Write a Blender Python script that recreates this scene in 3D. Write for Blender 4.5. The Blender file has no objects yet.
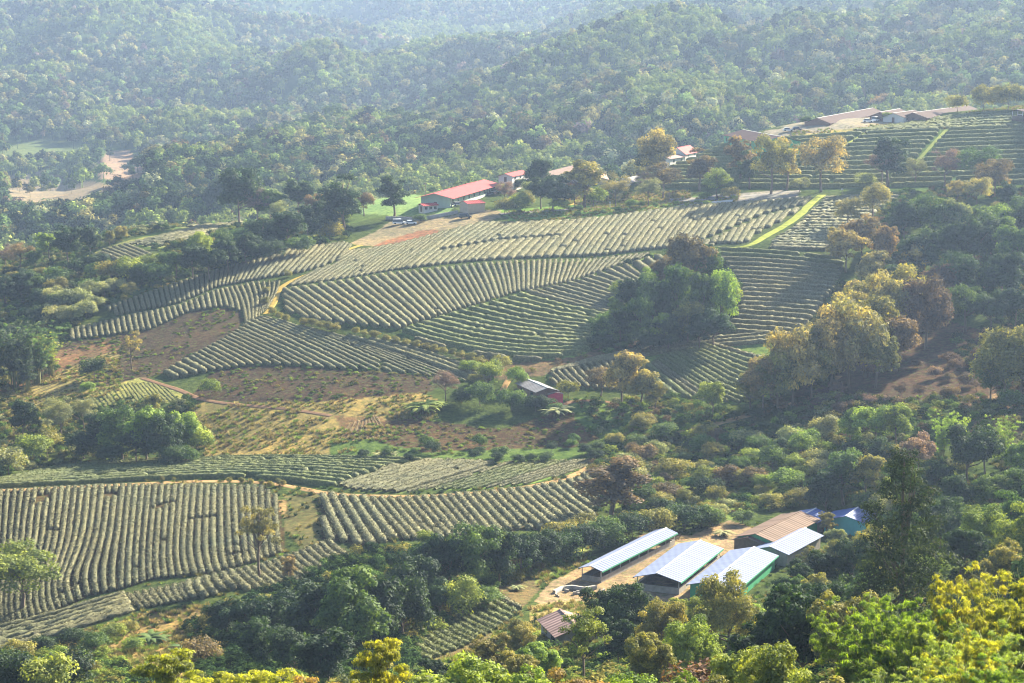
import bpy, math, random
import numpy as np
from mathutils import Vector, Matrix
random.seed(7); RNG = np.random.default_rng(7)
SC = bpy.context.scene
COL = bpy.data.collections.new("valley"); SC.collection.children.link(COL)
F = 2000.0; HV = 20.0; CX, CY = 512.0, 341.5
PITCH = math.atan((CY - HV) / F); CP, SP = math.cos(PITCH), math.sin(PITCH)

def ray(u, v):
    """image pixel -> (a = x/y, b = z/y) of the sight line"""
    x = (np.asarray(u, float) - CX) / F; t = -(np.asarray(v, float) - CY) / F
    dy = t * SP + CP; dz = t * CP - SP
    return x / dy, dz / dy
def project(p):
    p = np.asarray(p, float); x, y, z = p[..., 0], p[..., 1], p[..., 2]
    f = y * CP - z * SP; up = y * SP + z * CP
    return CX + F * x / f, CY - F * up / f

# ------------------------------------------------------------------ relief
PROF = {   # survey columns: (row, distance) pairs walking away from the viewpoint
 0:   "780@60 770@90 745@150 715@220 680@300 640@375 585@400 490@450 472@480 452@510 400@560 380@580 330@640 300@680 275@740 262@800 285@930 270@1060 225@1300 200@1500 150@1900 100@2300 50@2700 -20@3500 -60@5000",
 128: "780@60 770@90 735@150 700@220 668@300 640@345 607@370 590@388 490@452 470@478 458@500 400@545 376@570 330@622 300@650 285@670 262@712 243@762 231@805 262@930 255@1060 225@1300 195@1500 150@1900 100@2300 50@2700 -20@3500 -60@5000",
 256: "780@60 770@90 735@150 705@220 672@290 636@340 600@362 570@388 490@452 470@475 440@500 400@530 370@560 330@595 300@635 262@682 245@722 226@800 262@930 250@1060 215@1300 170@1700 140@2000 80@2500 30@3000 -30@3800 -70@5000",
 384: "780@60 770@90 735@150 700@210 668@280 630@340 585@362 552@388 490@442 462@472 440@490 400@522 375@545 325@585 290@628 245@705 220@765 207@800 198@850 235@950 228@1060 195@1300 150@1600 120@1900 75@2300 82@2500 40@3300 0@4000 -40@5000",
 450: "780@60 770@90 735@150 695@210 655@290 618@335 590@352 545@388 490@442 455@475 440@490 400@522 375@545 340@575 290@628 245@698 216@752 207@775 200@810 192@860 232@950 225@1060 185@1300 140@1600 98@1900 60@2350 75@2600 30@3300 0@4000 -40@5000",
 540: "780@60 770@90 735@150 690@210 635@290 606@340 590@353 545@390 482@442 455@475 430@498 400@522 368@545 352@560 290@622 245@690 214@750 206@775 198@810 185@865 226@950 220@1060 175@1300 118@1600 90@1800 97@1980 58@2400 42@2600 52@2900 10@3800 -30@5000",
 640: "780@60 770@90 735@140 690@195 650@260 612@338 590@354 550@384 500@428 455@472 420@500 400@520 372@545 335@582 280@635 230@700 208@745 200@785 178@860 225@980 212@1060 170@1250 115@1500 66@1750 74@1950 30@2400 14@2600 25@3000 -10@4000 -40@5000",
 768: "780@60 765@90 730@130 690@175 650@240 602@345 560@374 524@405 500@425 450@462 420@490 385@520 340@560 320@580 250@640 232@672 205@725 192@755 160@795 135@835 130@880 205@1000 195@1060 150@1250 100@1500 48@1800 16@2100 6@2300 22@2700 -5@3800 -20@5000",
 896: "780@60 760@90 720@130 675@185 625@240 575@300 540@350 500@395 450@440 400@490 350@540 300@592 250@645 205@700 190@745 162@785 132@830 122@852 119@900 126@930 190@1030 172@1100 140@1250 80@1500 30@1850 0@2200 -30@2600 -60@5000",
 1024:"780@60 750@90 700@130 650@185 600@245 560@300 520@350 480@390 430@440 400@470 350@525 290@585 240@640 205@695 182@740 155@780 127@830 108@885 112@920 180@1030 165@1100 120@1250 60@1500 10@1850 -20@2200 -50@2700 -80@5000",
}
ctrl = []
for u, s in PROF.items():
    us = [u] + ([-170, -400] if u == 0 else [1200, 1430] if u == 1024 else [])
    for uu in us:
        for k, q in enumerate(s.split()):
            v, d = q.split("@")
            if uu not in PROF and k % 2: continue
            a, b = ray(uu, float(v)); d = float(d)
            ctrl.append((a * (1 if True else 0), math.log(d), b))
        ctrl.append((ray(uu, 700)[0], math.log(12), -.42)); ctrl.append((ray(uu, 700)[0], math.log(28), -.40))
        ctrl.append((ray(uu, 700)[0], math.log(7500), .03))
ctrl = np.array(ctrl); SA = 0.8
def _k(d2):
    return np.where(d2 > 1e-12, d2 * np.log(np.maximum(d2, 1e-12)) * .5, 0.)
def tps_fit(P, w, lam=2e-5):
    n = len(P); d2 = ((P[:, None, :] - P[None]) ** 2).sum(-1)
    A = np.zeros((n + 3, n + 3)); A[:n, :n] = _k(d2) + lam * np.eye(n)
    A[:n, n] = 1; A[:n, n + 1:] = P; A[n, :n] = 1; A[n + 1:, :n] = P.T
    return np.linalg.solve(A, np.concatenate([w, [0, 0, 0]]))
CPT = ctrl[:, :2] * [SA, 1.0]; CW = tps_fit(CPT, ctrl[:, 2])
def tps(a, L):
    a = a * SA; out = CW[-3] + CW[-2] * a + CW[-1] * L
    for (pa, pl), w in zip(CPT, CW[:-3]):
        out = out + w * _k((a - pa) ** 2 + (L - pl) ** 2)
    return out

# value noise on world x, y
def vnoise(x, y, seed=0):
    xi, yi = np.floor(x).astype(np.int64), np.floor(y).astype(np.int64); fx, fy = x - xi, y - yi
    fx, fy = fx * fx * (3 - 2 * fx), fy * fy * (3 - 2 * fy)
    def h(i, j):
        n = (i * 374761393 + j * 668265263 + seed * 974634777) & 0xffffffff
        n = ((n ^ (n >> 13)) * 1274126177) & 0xffffffff
        return ((n ^ (n >> 16)) & 0xffff) / 65535.0
    return (h(xi, yi) * (1 - fx) + h(xi + 1, yi) * fx) * (1 - fy) + (h(xi, yi + 1) * (1 - fx) + h(xi + 1, yi + 1) * fx) * fy
def fbm(x, y, o=3, seed=0):
    r, am = 0, .5
    for i in range(o): r = r + am * (vnoise(x * 2 ** i, y * 2 ** i, seed + i) - .5) * 2; am *= .5
    return r

ga = np.concatenate([np.linspace(-1.1, -.34, 20)[:-1], np.linspace(-.34, -.27, 20)[:-1], np.arange(-.27, .27, .00125), np.linspace(.27, .34, 20), np.linspace(.34, 1.1, 20)[1:]])
gl = np.concatenate([np.linspace(math.log(10), math.log(200), 90)[:-1], np.arange(math.log(200), math.log(340), .006), np.arange(math.log(340), math.log(930), .0028), np.arange(math.log(930), math.log(5200), .0075), np.linspace(math.log(5300), math.log(8500), 12)])
GA, GL = np.meshgrid(ga, gl)
B = tps(np.clip(GA, -.36, .36), GL)
GY = np.exp(GL); GX = GA * GY
SPURS = [  # forested spurs: crest (column: distance), height in rows, front and back reach
 ("706:1850 640:1760 530:1680 430:1600 340:1500 240:1400 150:1300", 30, .22, .09),
 ("740:2420 600:2480 445:2350 340:2150 270:2000 180:1850 100:1750", 26, .17, .07),
 ("60:2900 130:2750 190:2600 240:2450 290:2250 330:2150", 24, .16, .06),
 ("-100:2150 0:2080 60:2040 120:1980 180:1900", 15, .1, .06),
 ("1100:1560 1000:1500 900:1430 800:1360 720:1290 650:1240", 18, .12, .06),
 ("1100:1980 960:1900 860:1800 790:1700 740:1600", 16, .1, .06),
 ("400:3600 520:3400 620:3150 680:3000", 18, .12, .07),
 ("-100:1500 0:1460 80:1420 150:1380", 10, .08, .05),
]
CREST = []
for s_, hp, wf, wb in SPURS:
    q_ = [tuple(float(x) for x in t.split(":")) for t in s_.split()]; q_.sort(); uu = np.array([ray(t[0], 100)[0] for t in q_]); ll = np.log([t[1] for t in q_])
    CREST.append((uu, ll, hp))
    Lc = np.interp(GA, uu, ll) + .05 * fbm(GA * 18, GL * 3, 2, int(hp)); fade = np.clip((GA - uu[0] + .02) / .02, 0, 1) * np.clip((uu[-1] + .02 - GA) / .02, 0, 1)
    d_ = GL - Lc; B = B + 1.05 * fade * hp / F * np.exp(-np.where(d_ < 0, (d_ / wf) ** 2, (d_ / wb) ** 2))
Z = B * GY
far = np.clip((GY - 950) / 350, 0, 1)
r1 = 1 - np.abs(fbm(GX / 420 + .3 * GY / 420, GY / 800, 3, 5)) * 2.2
Z += far * (r1 * 34 - 14 + 12 * fbm(GX / 120, GY / 120, 3, 9))
nz = np.clip((GY - 150) / 150, 0, 1) * (1 - far)
Z += nz * (0.45 * fbm(GX / 28, GY / 28, 3, 2) + .8 * fbm(GX / 70, GY / 70, 2, 4))

def pip(u, v, poly):
    poly = np.asarray(poly, float); inside = np.zeros(np.shape(u), bool); j = len(poly) - 1
    for i in range(len(poly)):
        xi, yi = poly[i]; xj, yj = poly[j]
        if yi != yj:
            c = ((yi > v) != (yj > v)) & (u < (xj - xi) * (v - yi) / (yj - yi) + xi); inside ^= c
        j = i
    return inside
def pts(s): return [tuple(float(q) for q in t.split(",")) for t in s.split()]

def smooth2(m, n):
    for _ in range(n):
        m = (m + np.roll(m, 1, 0) + np.roll(m, -1, 0) + np.roll(m, 1, 1) + np.roll(m, -1, 1)) / 5
    return m
GU, GV = project(np.stack([GX, GY, Z], -1))
# level building plots
def plot(poly, z, dmin, dmax, soft=4):
    global Z
    m = (pip(GU, GV, pts(poly)) & (GY > dmin) & (GY < dmax)).astype(float)
    m = np.clip(smooth2(m, soft), 0, 1); Z = Z * (1 - m) + z * m
def zlevel(v, d): return float(ray(512, v)[1] * d)
Z_SHED = zlevel(600, 346)
plot("556,596 566,570 640,530 690,530 730,508 800,498 880,500 900,520 880,600 700,612 600,606", Z_SHED, 330, 460)
GU, GV = project(np.stack([GX, GY, Z], -1))
Bf = Z / GY

RUN = np.maximum.accumulate(Bf, 0)
def hit(u, v):
    """first ground point on the sight line through (u, v): world xyz array"""
    u = np.atleast_1d(np.asarray(u, float)); v = np.atleast_1d(np.asarray(v, float))
    a, b = ray(u, v); out = np.zeros((len(u), 3))
    ia = np.clip(np.searchsorted(ga, a) - 1, 0, len(ga) - 2); fa = (a - ga[ia]) / (ga[ia + 1] - ga[ia])
    for k in range(len(u)):
        prof = Bf[:, ia[k]] * (1 - fa[k]) + Bf[:, ia[k] + 1] * fa[k]
        w = np.nonzero(prof >= b[k])[0]; j = w[0] if len(w) else len(prof) - 1
        if j == 0: L = gl[0]
        else:
            p0, p1 = prof[j - 1], prof[j]; t = (b[k] - p0) / (p1 - p0) if p1 != p0 else 0
            L = gl[j - 1] + min(max(t, 0), 1) * (gl[j] - gl[j - 1])
        y = math.exp(L); out[k] = (a[k] * y, y, 0)
    out[:, 2] = ground(out[:, 0], out[:, 1]); return out
def ground(x, y):
    x = np.asarray(x, float); y = np.asarray(y, float); a = x / y; L = np.log(y)
    ia = np.clip(np.searchsorted(ga, a) - 1, 0, len(ga) - 2); il = np.clip(np.searchsorted(gl, L) - 1, 0, len(gl) - 2)
    fa = np.clip((a - ga[ia]) / (ga[ia + 1] - ga[ia]), 0, 1); fl = np.clip((y - GY[il, 0]) / (GY[il + 1, 0] - GY[il, 0]), 0, 1)
    return (Z[il, ia] * (1 - fa) + Z[il, ia + 1] * fa) * (1 - fl) + (Z[il + 1, ia] * (1 - fa) + Z[il + 1, ia + 1] * fa) * fl
def on_plane(u, v, z):
    a, b = ray(u, v); y = z / b; return Vector((float(a * y), float(y), z))

# ------------------------------------------------------------------ helpers
def tag(o, label=None, cat=None, group=None, kind=None):
    if label: o["label"] = label
    if cat: o["category"] = cat
    if group: o["group"] = group
    if kind: o["kind"] = kind
    return o
def link(o, parent=None):
    COL.objects.link(o)
    if parent is not None: o.parent = parent
    return o
def np_mesh(name, V, Fq, mat=None, smooth=False, Ft=None):
    """V (n,3), Fq (m,4) quads, Ft (k,3) triangles"""
    me = bpy.data.meshes.new(name); V = np.asarray(V, np.float32)
    Fq = np.asarray(Fq, np.int32).reshape(-1, 4) if Fq is not None else np.zeros((0, 4), np.int32)
    Ft = np.asarray(Ft, np.int32).reshape(-1, 3) if Ft is not None else np.zeros((0, 3), np.int32)
    me.vertices.add(len(V)); me.vertices.foreach_set("co", V.ravel())
    nl = Fq.size + Ft.size; me.loops.add(nl); me.polygons.add(len(Fq) + len(Ft))
    me.loops.foreach_set("vertex_index", np.concatenate([Fq.ravel(), Ft.ravel()]))
    ls = np.concatenate([np.arange(len(Fq)) * 4, Fq.size + np.arange(len(Ft)) * 3]).astype(np.int32)
    me.polygons.foreach_set("loop_start", ls)
    if smooth: me.polygons.foreach_set("use_smooth", np.ones(len(ls), bool))
    me.update(calc_edges=True); me.validate(clean_customdata=False)
    if mat: me.materials.append(mat)
    return me
def obj(name, me, parent=None): return link(bpy.data.objects.new(name, me), parent)
def empty(name, loc, rz=0):
    o = bpy.data.objects.new(name, None); o.location = loc; o.rotation_euler = (0, 0, rz); o.empty_display_size = .2
    return link(o)
class MB:
    """collects boxes, prisms, tubes into one mesh"""
    def __init__(s): s.v = []; s.f = []
    def add(s, vs, fs):
        n = len(s.v); s.v += [tuple(q) for q in vs]; s.f += [tuple(i + n for i in f) for f in fs]; return s
    def box(s, x0, x1, y0, y1, z0, z1):
        return s.add([(x0, y0, z0), (x1, y0, z0), (x1, y1, z0), (x0, y1, z0), (x0, y0, z1), (x1, y0, z1), (x1, y1, z1), (x0, y1, z1)],
                     [(0, 3, 2, 1), (4, 5, 6, 7), (0, 1, 5, 4), (1, 2, 6, 5), (2, 3, 7, 6), (3, 0, 4, 7)])
    def slab(s, quad, t):
        """thick sheet: four corner points, thickness downward"""
        q = [Vector(p) for p in quad]; n = (q[1] - q[0]).cross(q[2] - q[0]).normalized()
        if n.z < 0: n = -n
        lo = [p - n * t for p in q]
        return s.add(q + lo, [(0, 1, 2, 3), (7, 6, 5, 4), (0, 4, 5, 1), (1, 5, 6, 2), (2, 6, 7, 3), (3, 7, 4, 0)])
    def tube(s, path, radii, n=6):
        path = [Vector(p) for p in path]; rings = []
        for i, p in enumerate(path):
            d = (path[min(i + 1, len(path) - 1)] - path[max(i - 1, 0)]).normalized()
            a = d.orthogonal().normalized() if i == 0 else (pa - d * pa.dot(d)).normalized()
            pa = a; b = d.cross(a); r = radii[i] if hasattr(radii, "__len__") else radii
            rings.append([p + (a * math.cos(2 * math.pi * k / n) + b * math.sin(2 * math.pi * k / n)) * r for k in range(n)])
        vs = [q for r in rings for q in r]; fs = []
        for i in range(len(path) - 1):
            for k in range(n): fs.append((i * n + k, i * n + (k + 1) % n, (i + 1) * n + (k + 1) % n, (i + 1) * n + k))
        fs.append(tuple(range(n))[::-1]); fs.append(tuple((len(path) - 1) * n + k for k in range(n)))
        return s.add(vs, fs)
    def mesh(s, name, mat=None, smooth=False):
        me = bpy.data.meshes.new(name); me.from_pydata([tuple(v) for v in s.v], [], s.f); me.update()
        if mat: me.materials.append(mat)
        if smooth:
            for p in me.polygons: p.use_smooth = True
        return me
    def build(s, name, mat=None, parent=None, smooth=False): return obj(name, s.mesh(name, mat, smooth), parent)

# ------------------------------------------------------------------ materials
def new_mat(name):
    m = bpy.data.materials.new(name); m.use_nodes = True; nt = m.node_tree; nt.nodes.clear()
    out = nt.nodes.new("ShaderNodeOutputMaterial"); return m, nt, out
def N(nt, t, **kw):
    n = nt.nodes.new(t)
    for k, v in kw.items():
        if k.startswith("_"): setattr(n, k[1:], v)
        else: n.inputs[k.replace("__", " ")].default_value = v
    return n
def L(nt, a, b): nt.links.new(a, b)
def noise_fac(nt, scale, detail=4, coord="Object", rough=.6):
    tc = N(nt, "ShaderNodeTexCoord"); n = N(nt, "ShaderNodeTexNoise", Scale=scale, Detail=detail, Roughness=rough)
    L(nt, tc.outputs[coord], n.inputs["Vector"]); return n.outputs["Fac"]
def ramp(nt, fac, stops):
    r = N(nt, "ShaderNodeValToRGB"); e = r.color_ramp.elements
    while len(e) < len(stops): e.new(.5)
    for k, (p, c) in enumerate(stops): e[k].position = p; e[k].color = (*c, 1) if len(c) == 3 else c
    L(nt, fac, r.inputs["Fac"]); return r.outputs["Color"]
def mul(nt, a, b, fac=1.0):
    m = N(nt, "ShaderNodeMix", _data_type="RGBA", _blend_type="MULTIPLY"); m.inputs[0].default_value = fac
    L(nt, a, m.inputs[6]); L(nt, b, m.inputs[7]); return m.outputs[2]
def g(v): return (v, v, v)
def plain(name, col, rough=.6, scale=3., var=.18, metal=0., bump=0., coat=0.):
    """paint, render, metal sheet: worn colour with soft blotches"""
    m, nt, out = new_mat(name); p = N(nt, "ShaderNodeBsdfPrincipled", Roughness=rough, Metallic=metal)
    p.inputs["Coat Weight"].default_value = coat
    f = noise_fac(nt, scale, 5); c = ramp(nt, f, [(.3, tuple(x * (1 - var) for x in col)), (.7, tuple(min(1, x * (1 + var * .6)) for x in col))])
    L(nt, c, p.inputs["Base Color"])
    if bump:
        b = N(nt, "ShaderNodeBump", Strength=bump, Distance=.05); L(nt, noise_fac(nt, scale * 8, 4), b.inputs["Height"]); L(nt, b.outputs["Normal"], p.inputs["Normal"])
    L(nt, p.outputs[0], out.inputs[0]); return m
def metal_roof(name, col, pitch=.75, rough=.45, rust=.15, spec=.02):
    """profiled sheet roof: ribs run down the slope (local x), streaky stains, colour darker in the troughs"""
    m, nt, out = new_mat(name); p = N(nt, "ShaderNodeBsdfPrincipled", Roughness=rough, Metallic=0.); p.inputs['Specular IOR Level'].default_value = spec
    tc = N(nt, "ShaderNodeTexCoord"); sx = N(nt, "ShaderNodeSeparateXYZ"); L(nt, tc.outputs["Object"], sx.inputs[0])
    s = N(nt, "ShaderNodeMath", _operation="MULTIPLY"); L(nt, sx.outputs["Y"], s.inputs[0]); s.inputs[1].default_value = 2 * math.pi / pitch
    w = N(nt, "ShaderNodeMath", _operation="SINE"); L(nt, s.outputs[0], w.inputs[0])
    mp = N(nt, "ShaderNodeMapping"); mp.inputs["Scale"].default_value = (.15, 1.1, .15); L(nt, tc.outputs["Object"], mp.inputs[0])
    n = N(nt, "ShaderNodeTexNoise", Scale=.9, Detail=6, Roughness=.65); L(nt, mp.outputs[0], n.inputs["Vector"])
    c = ramp(nt, n.outputs["Fac"], [(.3, tuple(x * (1 - rust * 2) for x in col)), (.55, col), (.75, tuple(min(.9, x * 1.12) for x in col))])
    lines = ramp(nt, w.outputs[0], [(.0, g(.72)), (.25, g(1)), (1, g(1))])  # base colour drops in the troughs between ribs
    L(nt, mul(nt, c, lines), p.inputs["Base Color"])
    b = N(nt, "ShaderNodeBump", Strength=.5, Distance=.06); L(nt, w.outputs[0], b.inputs["Height"]); L(nt, b.outputs["Normal"], p.inputs["Normal"])
    L(nt, p.outputs[0], out.inputs[0]); return m
def leaf_mat(name, trans=.35, var=.5, scale=.35, gloss=.025):
    """foliage: colour from the object, clumps of lighter and darker growth"""
    m, nt, out = new_mat(name); oi = N(nt, "ShaderNodeObjectInfo")
    geo = N(nt, "ShaderNodeNewGeometry")
    n = N(nt, "ShaderNodeTexNoise", Scale=scale, Detail=3, Roughness=.7); L(nt, geo.outputs["Position"], n.inputs["Vector"])
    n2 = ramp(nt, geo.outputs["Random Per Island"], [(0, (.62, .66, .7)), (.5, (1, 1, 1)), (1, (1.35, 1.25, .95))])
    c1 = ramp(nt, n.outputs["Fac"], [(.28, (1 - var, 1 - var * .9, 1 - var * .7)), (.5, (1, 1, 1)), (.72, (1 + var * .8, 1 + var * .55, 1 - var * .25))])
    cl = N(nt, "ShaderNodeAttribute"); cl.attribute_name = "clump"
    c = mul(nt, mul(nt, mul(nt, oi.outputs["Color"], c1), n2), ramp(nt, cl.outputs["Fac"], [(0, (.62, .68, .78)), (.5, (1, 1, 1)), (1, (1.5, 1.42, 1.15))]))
    d = N(nt, "ShaderNodeBsdfDiffuse"); t = N(nt, "ShaderNodeBsdfTranslucent"); gl_ = N(nt, "ShaderNodeBsdfGlossy", Roughness=.75)
    tint = N(nt, "ShaderNodeMix", _data_type="RGBA", _blend_type="MULTIPLY"); tint.inputs[0].default_value = 1
    L(nt, c, tint.inputs[6]); tint.inputs[7].default_value = (1.5, 1.55, .7, 1)
    L(nt, c, d.inputs[0]); L(nt, tint.outputs[2], t.inputs[0]); gl_.inputs[0].default_value = (.9, .95, 1, 1)
    mx = N(nt, "ShaderNodeMixShader"); mx.inputs[0].default_value = trans; L(nt, d.outputs[0], mx.inputs[1]); L(nt, t.outputs[0], mx.inputs[2])
    m2 = N(nt, "ShaderNodeMixShader"); m2.inputs[0].default_value = gloss; L(nt, mx.outputs[0], m2.inputs[1]); L(nt, gl_.outputs[0], m2.inputs[2])
    L(nt, m2.outputs[0], out.inputs[0]); return m
# ------------------------------------------------------------------ land cover (the true colour of soil and grass)
COVER = [  # (outline, colour, dmin, dmax)
 ("0,0 1024,0 1024,300 0,300", (.045, .075, .03), 900, 9000),
 ("95,160 112,150 128,150 148,165 140,178 120,182 100,178", (.24, .17, .13), 900, 9000),
 ("0,180 40,172 90,182 150,188 90,205 40,214 20,205", (.2, .165, .12), 900, 9000),
 ("0,140 60,138 110,150 100,160 40,166 0,168", (.09, .12, .05), 900, 9000),
 ("700,72 740,52 760,56 740,76", (.3, .34, .12), 900, 9000),
 ("790,26 800,16 870,20 930,0 840,-4 860,10", (.36, .34, .16), 900, 9000),
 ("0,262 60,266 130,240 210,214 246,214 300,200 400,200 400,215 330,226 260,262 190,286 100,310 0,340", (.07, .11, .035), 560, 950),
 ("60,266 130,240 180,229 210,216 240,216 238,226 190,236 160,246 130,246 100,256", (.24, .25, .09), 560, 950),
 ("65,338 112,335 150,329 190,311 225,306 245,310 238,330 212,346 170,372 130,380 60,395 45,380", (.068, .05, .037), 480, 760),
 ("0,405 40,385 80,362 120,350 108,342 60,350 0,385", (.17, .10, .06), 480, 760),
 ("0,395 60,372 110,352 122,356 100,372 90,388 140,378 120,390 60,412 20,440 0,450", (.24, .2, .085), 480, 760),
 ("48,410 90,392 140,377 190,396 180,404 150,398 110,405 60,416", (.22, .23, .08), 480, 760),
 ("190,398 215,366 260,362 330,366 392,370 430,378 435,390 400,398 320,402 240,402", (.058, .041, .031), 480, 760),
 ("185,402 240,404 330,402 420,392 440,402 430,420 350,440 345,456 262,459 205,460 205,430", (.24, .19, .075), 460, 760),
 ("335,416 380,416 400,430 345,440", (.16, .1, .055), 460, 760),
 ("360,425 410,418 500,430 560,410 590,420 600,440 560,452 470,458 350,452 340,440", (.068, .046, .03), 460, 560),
 ("330,440 360,436 420,452 560,448 600,450 590,462 480,466 400,462 330,458", (.075, .12, .035), 460, 560),
 ("570,398 650,404 700,412 700,432 650,434 600,438 575,420", (.08, .13, .04), 440, 560),
 ("440,352 520,362 580,352 640,340 760,318 770,336 690,345 600,362 548,376 500,380", (.13, .095, .06), 520, 640),
 ("640,455 700,450 770,470 790,500 730,520 640,520 600,500", (.2, .27, .07), 380, 500),
 ("760,455 830,470 810,480 770,500", (.26, .3, .08), 380, 500),
 ("820,330 900,310 980,330 1024,340 1024,440 980,430 960,400 880,400 800,420 790,400", (.075, .05, .038), 430, 620),
 ("970,400 1024,385 1024,440 975,440", (.2, .14, .09), 400, 620),
 ("345,212 355,198 395,194 435,196 452,203 452,212 400,217", (.2, .31, .12), 700, 930),
 ("375,232 392,222 440,218 470,212 500,210 500,218 470,226 450,229 400,243 375,246 350,243", (.36, .3, .2), 700, 930),
 ("372,246 400,236 420,231 438,230 440,236 400,246 370,252", (.34, .17, .11), 700, 930),
 ("500,210 690,196 745,194 740,204 660,214 600,221 512,224", (.15, .26, .06), 680, 830),
 ("560,196 690,190 690,203 560,206", (.52, .4, .13), 740, 900),
 ("660,200 800,187 800,199 745,203 680,206", (.3, .29, .28), 700, 900),
 ("770,140 800,131 870,125 905,124 905,132 850,137 790,146", (.5, .42, .16), 780, 950),
 ("765,132 800,122 870,112 910,112 905,126 870,127 800,134 775,138", (.4, .36, .29), 800, 950),
 ("860,132 905,126 970,112 1024,106 1024,128 940,131", (.27, .31, .12), 780, 950),
 ("640,184 690,150 740,136 745,142 700,156 655,186", (.26, .3, .1), 740, 900),
 ("640,190 700,156 740,142 860,133 940,130 1024,127 1024,184 900,192", (.06, .09, .035), 720, 860),
 ("535,602 550,583 592,562 640,536 660,532 690,536 730,520 760,530 700,600 600,604 560,612", (.42, .31, .2), 325, 420),
 ("500,640 505,612 540,582 590,552 586,548 530,566 480,592 430,634 400,660 440,668", (.19, .22, .075), 250, 420),
 ("530,606 600,596 615,612 590,640 530,660", (.45, .37, .16), 240, 345),
 ("60,640 110,622 150,612 215,604 200,640 215,690 60,690", (.27, .2, .09), 230, 372),
 ("268,500 290,500 298,506 286,518 272,516", (.55, .36, .17), 400, 480),
 ("286,496 322,492 322,540 300,548 285,530", (.12, .11, .05), 380, 480),
 ("150,609 215,574 250,566 262,572 215,582 190,590 130,596", (.11, .08, .05), 370, 420),
]
YPATH = "826,192 812,198 796,212 778,223 760,232 744,244 712,244 712,252 745,251 772,241 800,223 824,200"
FIELDS = []  # name, outline, ground colour, guides [(row index, px polyline)], cuts, label
def field(name, poly, soil, guides, label, cuts=(), fill=.68, h=.66, rank=0):
    FIELDS.append((name, pts(poly) if poly else None, soil, [(k, pts(s)) for k, s in guides], label, [pts(c) for c in cuts], fill, h, rank))
GREENS = (.055, .075, .03); BRIGHT = (.12, .18, .05); BROWNS = (.07, .052, .03)
field("f1", "-60,493 0,491 80,487 150,485 262,487 277,497 283,520 285,552 256,562 215,574 150,580 120,590 90,596 45,616 -60,640", BROWNS,
  [(0, "-20,484 -20,530 -22,560 -28,600 -22,645"), (7, "30,482 24,520 22,545 14,580 10,605 14,632"), (16, "89,480 86,512 82,540 74,562 66,580 68,597 76,612"),
   (22, "130,480 126,520 122,560 121,592"), (32, "195,478 192,512 190,540 190,560 197,582"), (39, "240,480 243,530 246,560 252,574"), (44, "275,492 276,520 278,545 280,556")],
  "upright tea hedge row in the wavy field with two lone trees",
  cuts=["38,497 50,494 48,499 38,500", "102,494 118,493 119,497 104,499", "30,503 45,501 44,503 31,505", "147,509 160,508 160,510 147,511", "190,520 215,517 215,519 190,522", "44,531 60,530 60,532 44,533", "75,585 82,581 84,584 77,588", "160,505 176,502 176,504 160,507", "228,556 245,552 246,554 229,558"], h=.8)
field("f2a", None, GREENS, [(0, "-14,632 40,619 85,606 125,594"), (5, "-14,652 40,640 90,624 133,610")],
  "long tea hedge row running along the narrow strip above the weedy bank", h=.42)
field("f2b", "120,590 170,583 215,574 256,567 290,556 330,541 352,540 352,556 330,563 275,594 230,590 200,602 150,610 130,612", GREENS,
  [(0, "128,595 134,601 142,609"), (8, "190,583 187,590 194,600"), (14, "238,571 248,581 262,592"), (20, "280,559 292,571 306,580"), (27, "328,542 336,551 348,558")],
  "short hooked tea hedge row on the narrow strip above the dark thicket", h=.8)
field("f3", "322,493 345,498 400,499 470,495 530,489 575,481 594,470 598,500 594,518 560,532 520,530 480,535 430,540 395,540 370,548 345,543 322,540", BROWNS,
  [(0, "312,494 322,520 336,552"), (6, "365,490 385,515 412,545"), (16, "450,488 475,516 500,545"), (26, "535,480 560,502 600,530"), (34, "600,462 618,482 650,505")],
  "slanting tea hedge row in the even field below the dirt track bend", h=.75)
field("f4", "283,291 330,284 356,281 396,274 468,266 511,262 560,261 600,259 655,253 662,255 624,264 574,281 512,294 398,330 350,326 310,320 286,312", BRIGHT,
  [(0, "280,304 300,320 316,332"), (3, "278,287 310,308 340,330"), (9, "334,280 368,306 405,334"), (16, "394,271 418,292 444,320"), (21, "434,267 450,288 468,314"), (29, "490,261 498,280 503,300"),
   (34, "522,258 523,276 523,296"), (41, "562,257 559,272 554,290"), (49, "612,254 600,266 586,282"), (56, "656,249 642,258 625,268")],
  "slanting tea hedge row in the bright striped field above the fan of rows", h=.78)
field("f5", "398,333 512,297 574,284 624,267 660,257 668,262 640,290 620,320 604,345 580,356 537,362 487,358 430,346", BRIGHT,
  [(0, "655,257 662,262 672,268"), (3, "624,266 634,274 650,284"), (7, "590,279 612,286 640,296"), (11, "556,286 590,296 624,306"), (15, "528,294 570,306 612,316"), (18, "500,303 550,315 605,325"),
   (21, "470,311 530,326 600,334"), (24, "440,320 510,336 598,343"), (27, "415,328 480,345 540,352 592,351"), (30, "396,333 440,349 500,360 560,362")],
  "curved tea hedge row fanning across the shaded hollow beside the bushy grove", h=.9, fill=.56)
field("f7", "163,374 190,357 218,342 240,328 255,318 266,317 300,326 340,336 400,343 450,353 492,372 486,384 440,378 392,372 330,369 300,366 256,365 215,371 175,379", GREENS,
  [(0, "160,371 170,375 182,381"), (4, "188,356 200,363 220,374"), (10, "215,341 238,352 268,369"), (16, "238,328 285,349 330,372"), (20, "252,317 315,344 378,376"), (24, "268,314 345,343 430,380"),
   (27, "305,325 378,350 465,384"), (30, "345,336 418,358 492,386"), (32, "385,340 445,360 500,380")],
  "tea hedge row slanting down below the line of round bushes", h=.7, fill=.68)
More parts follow.
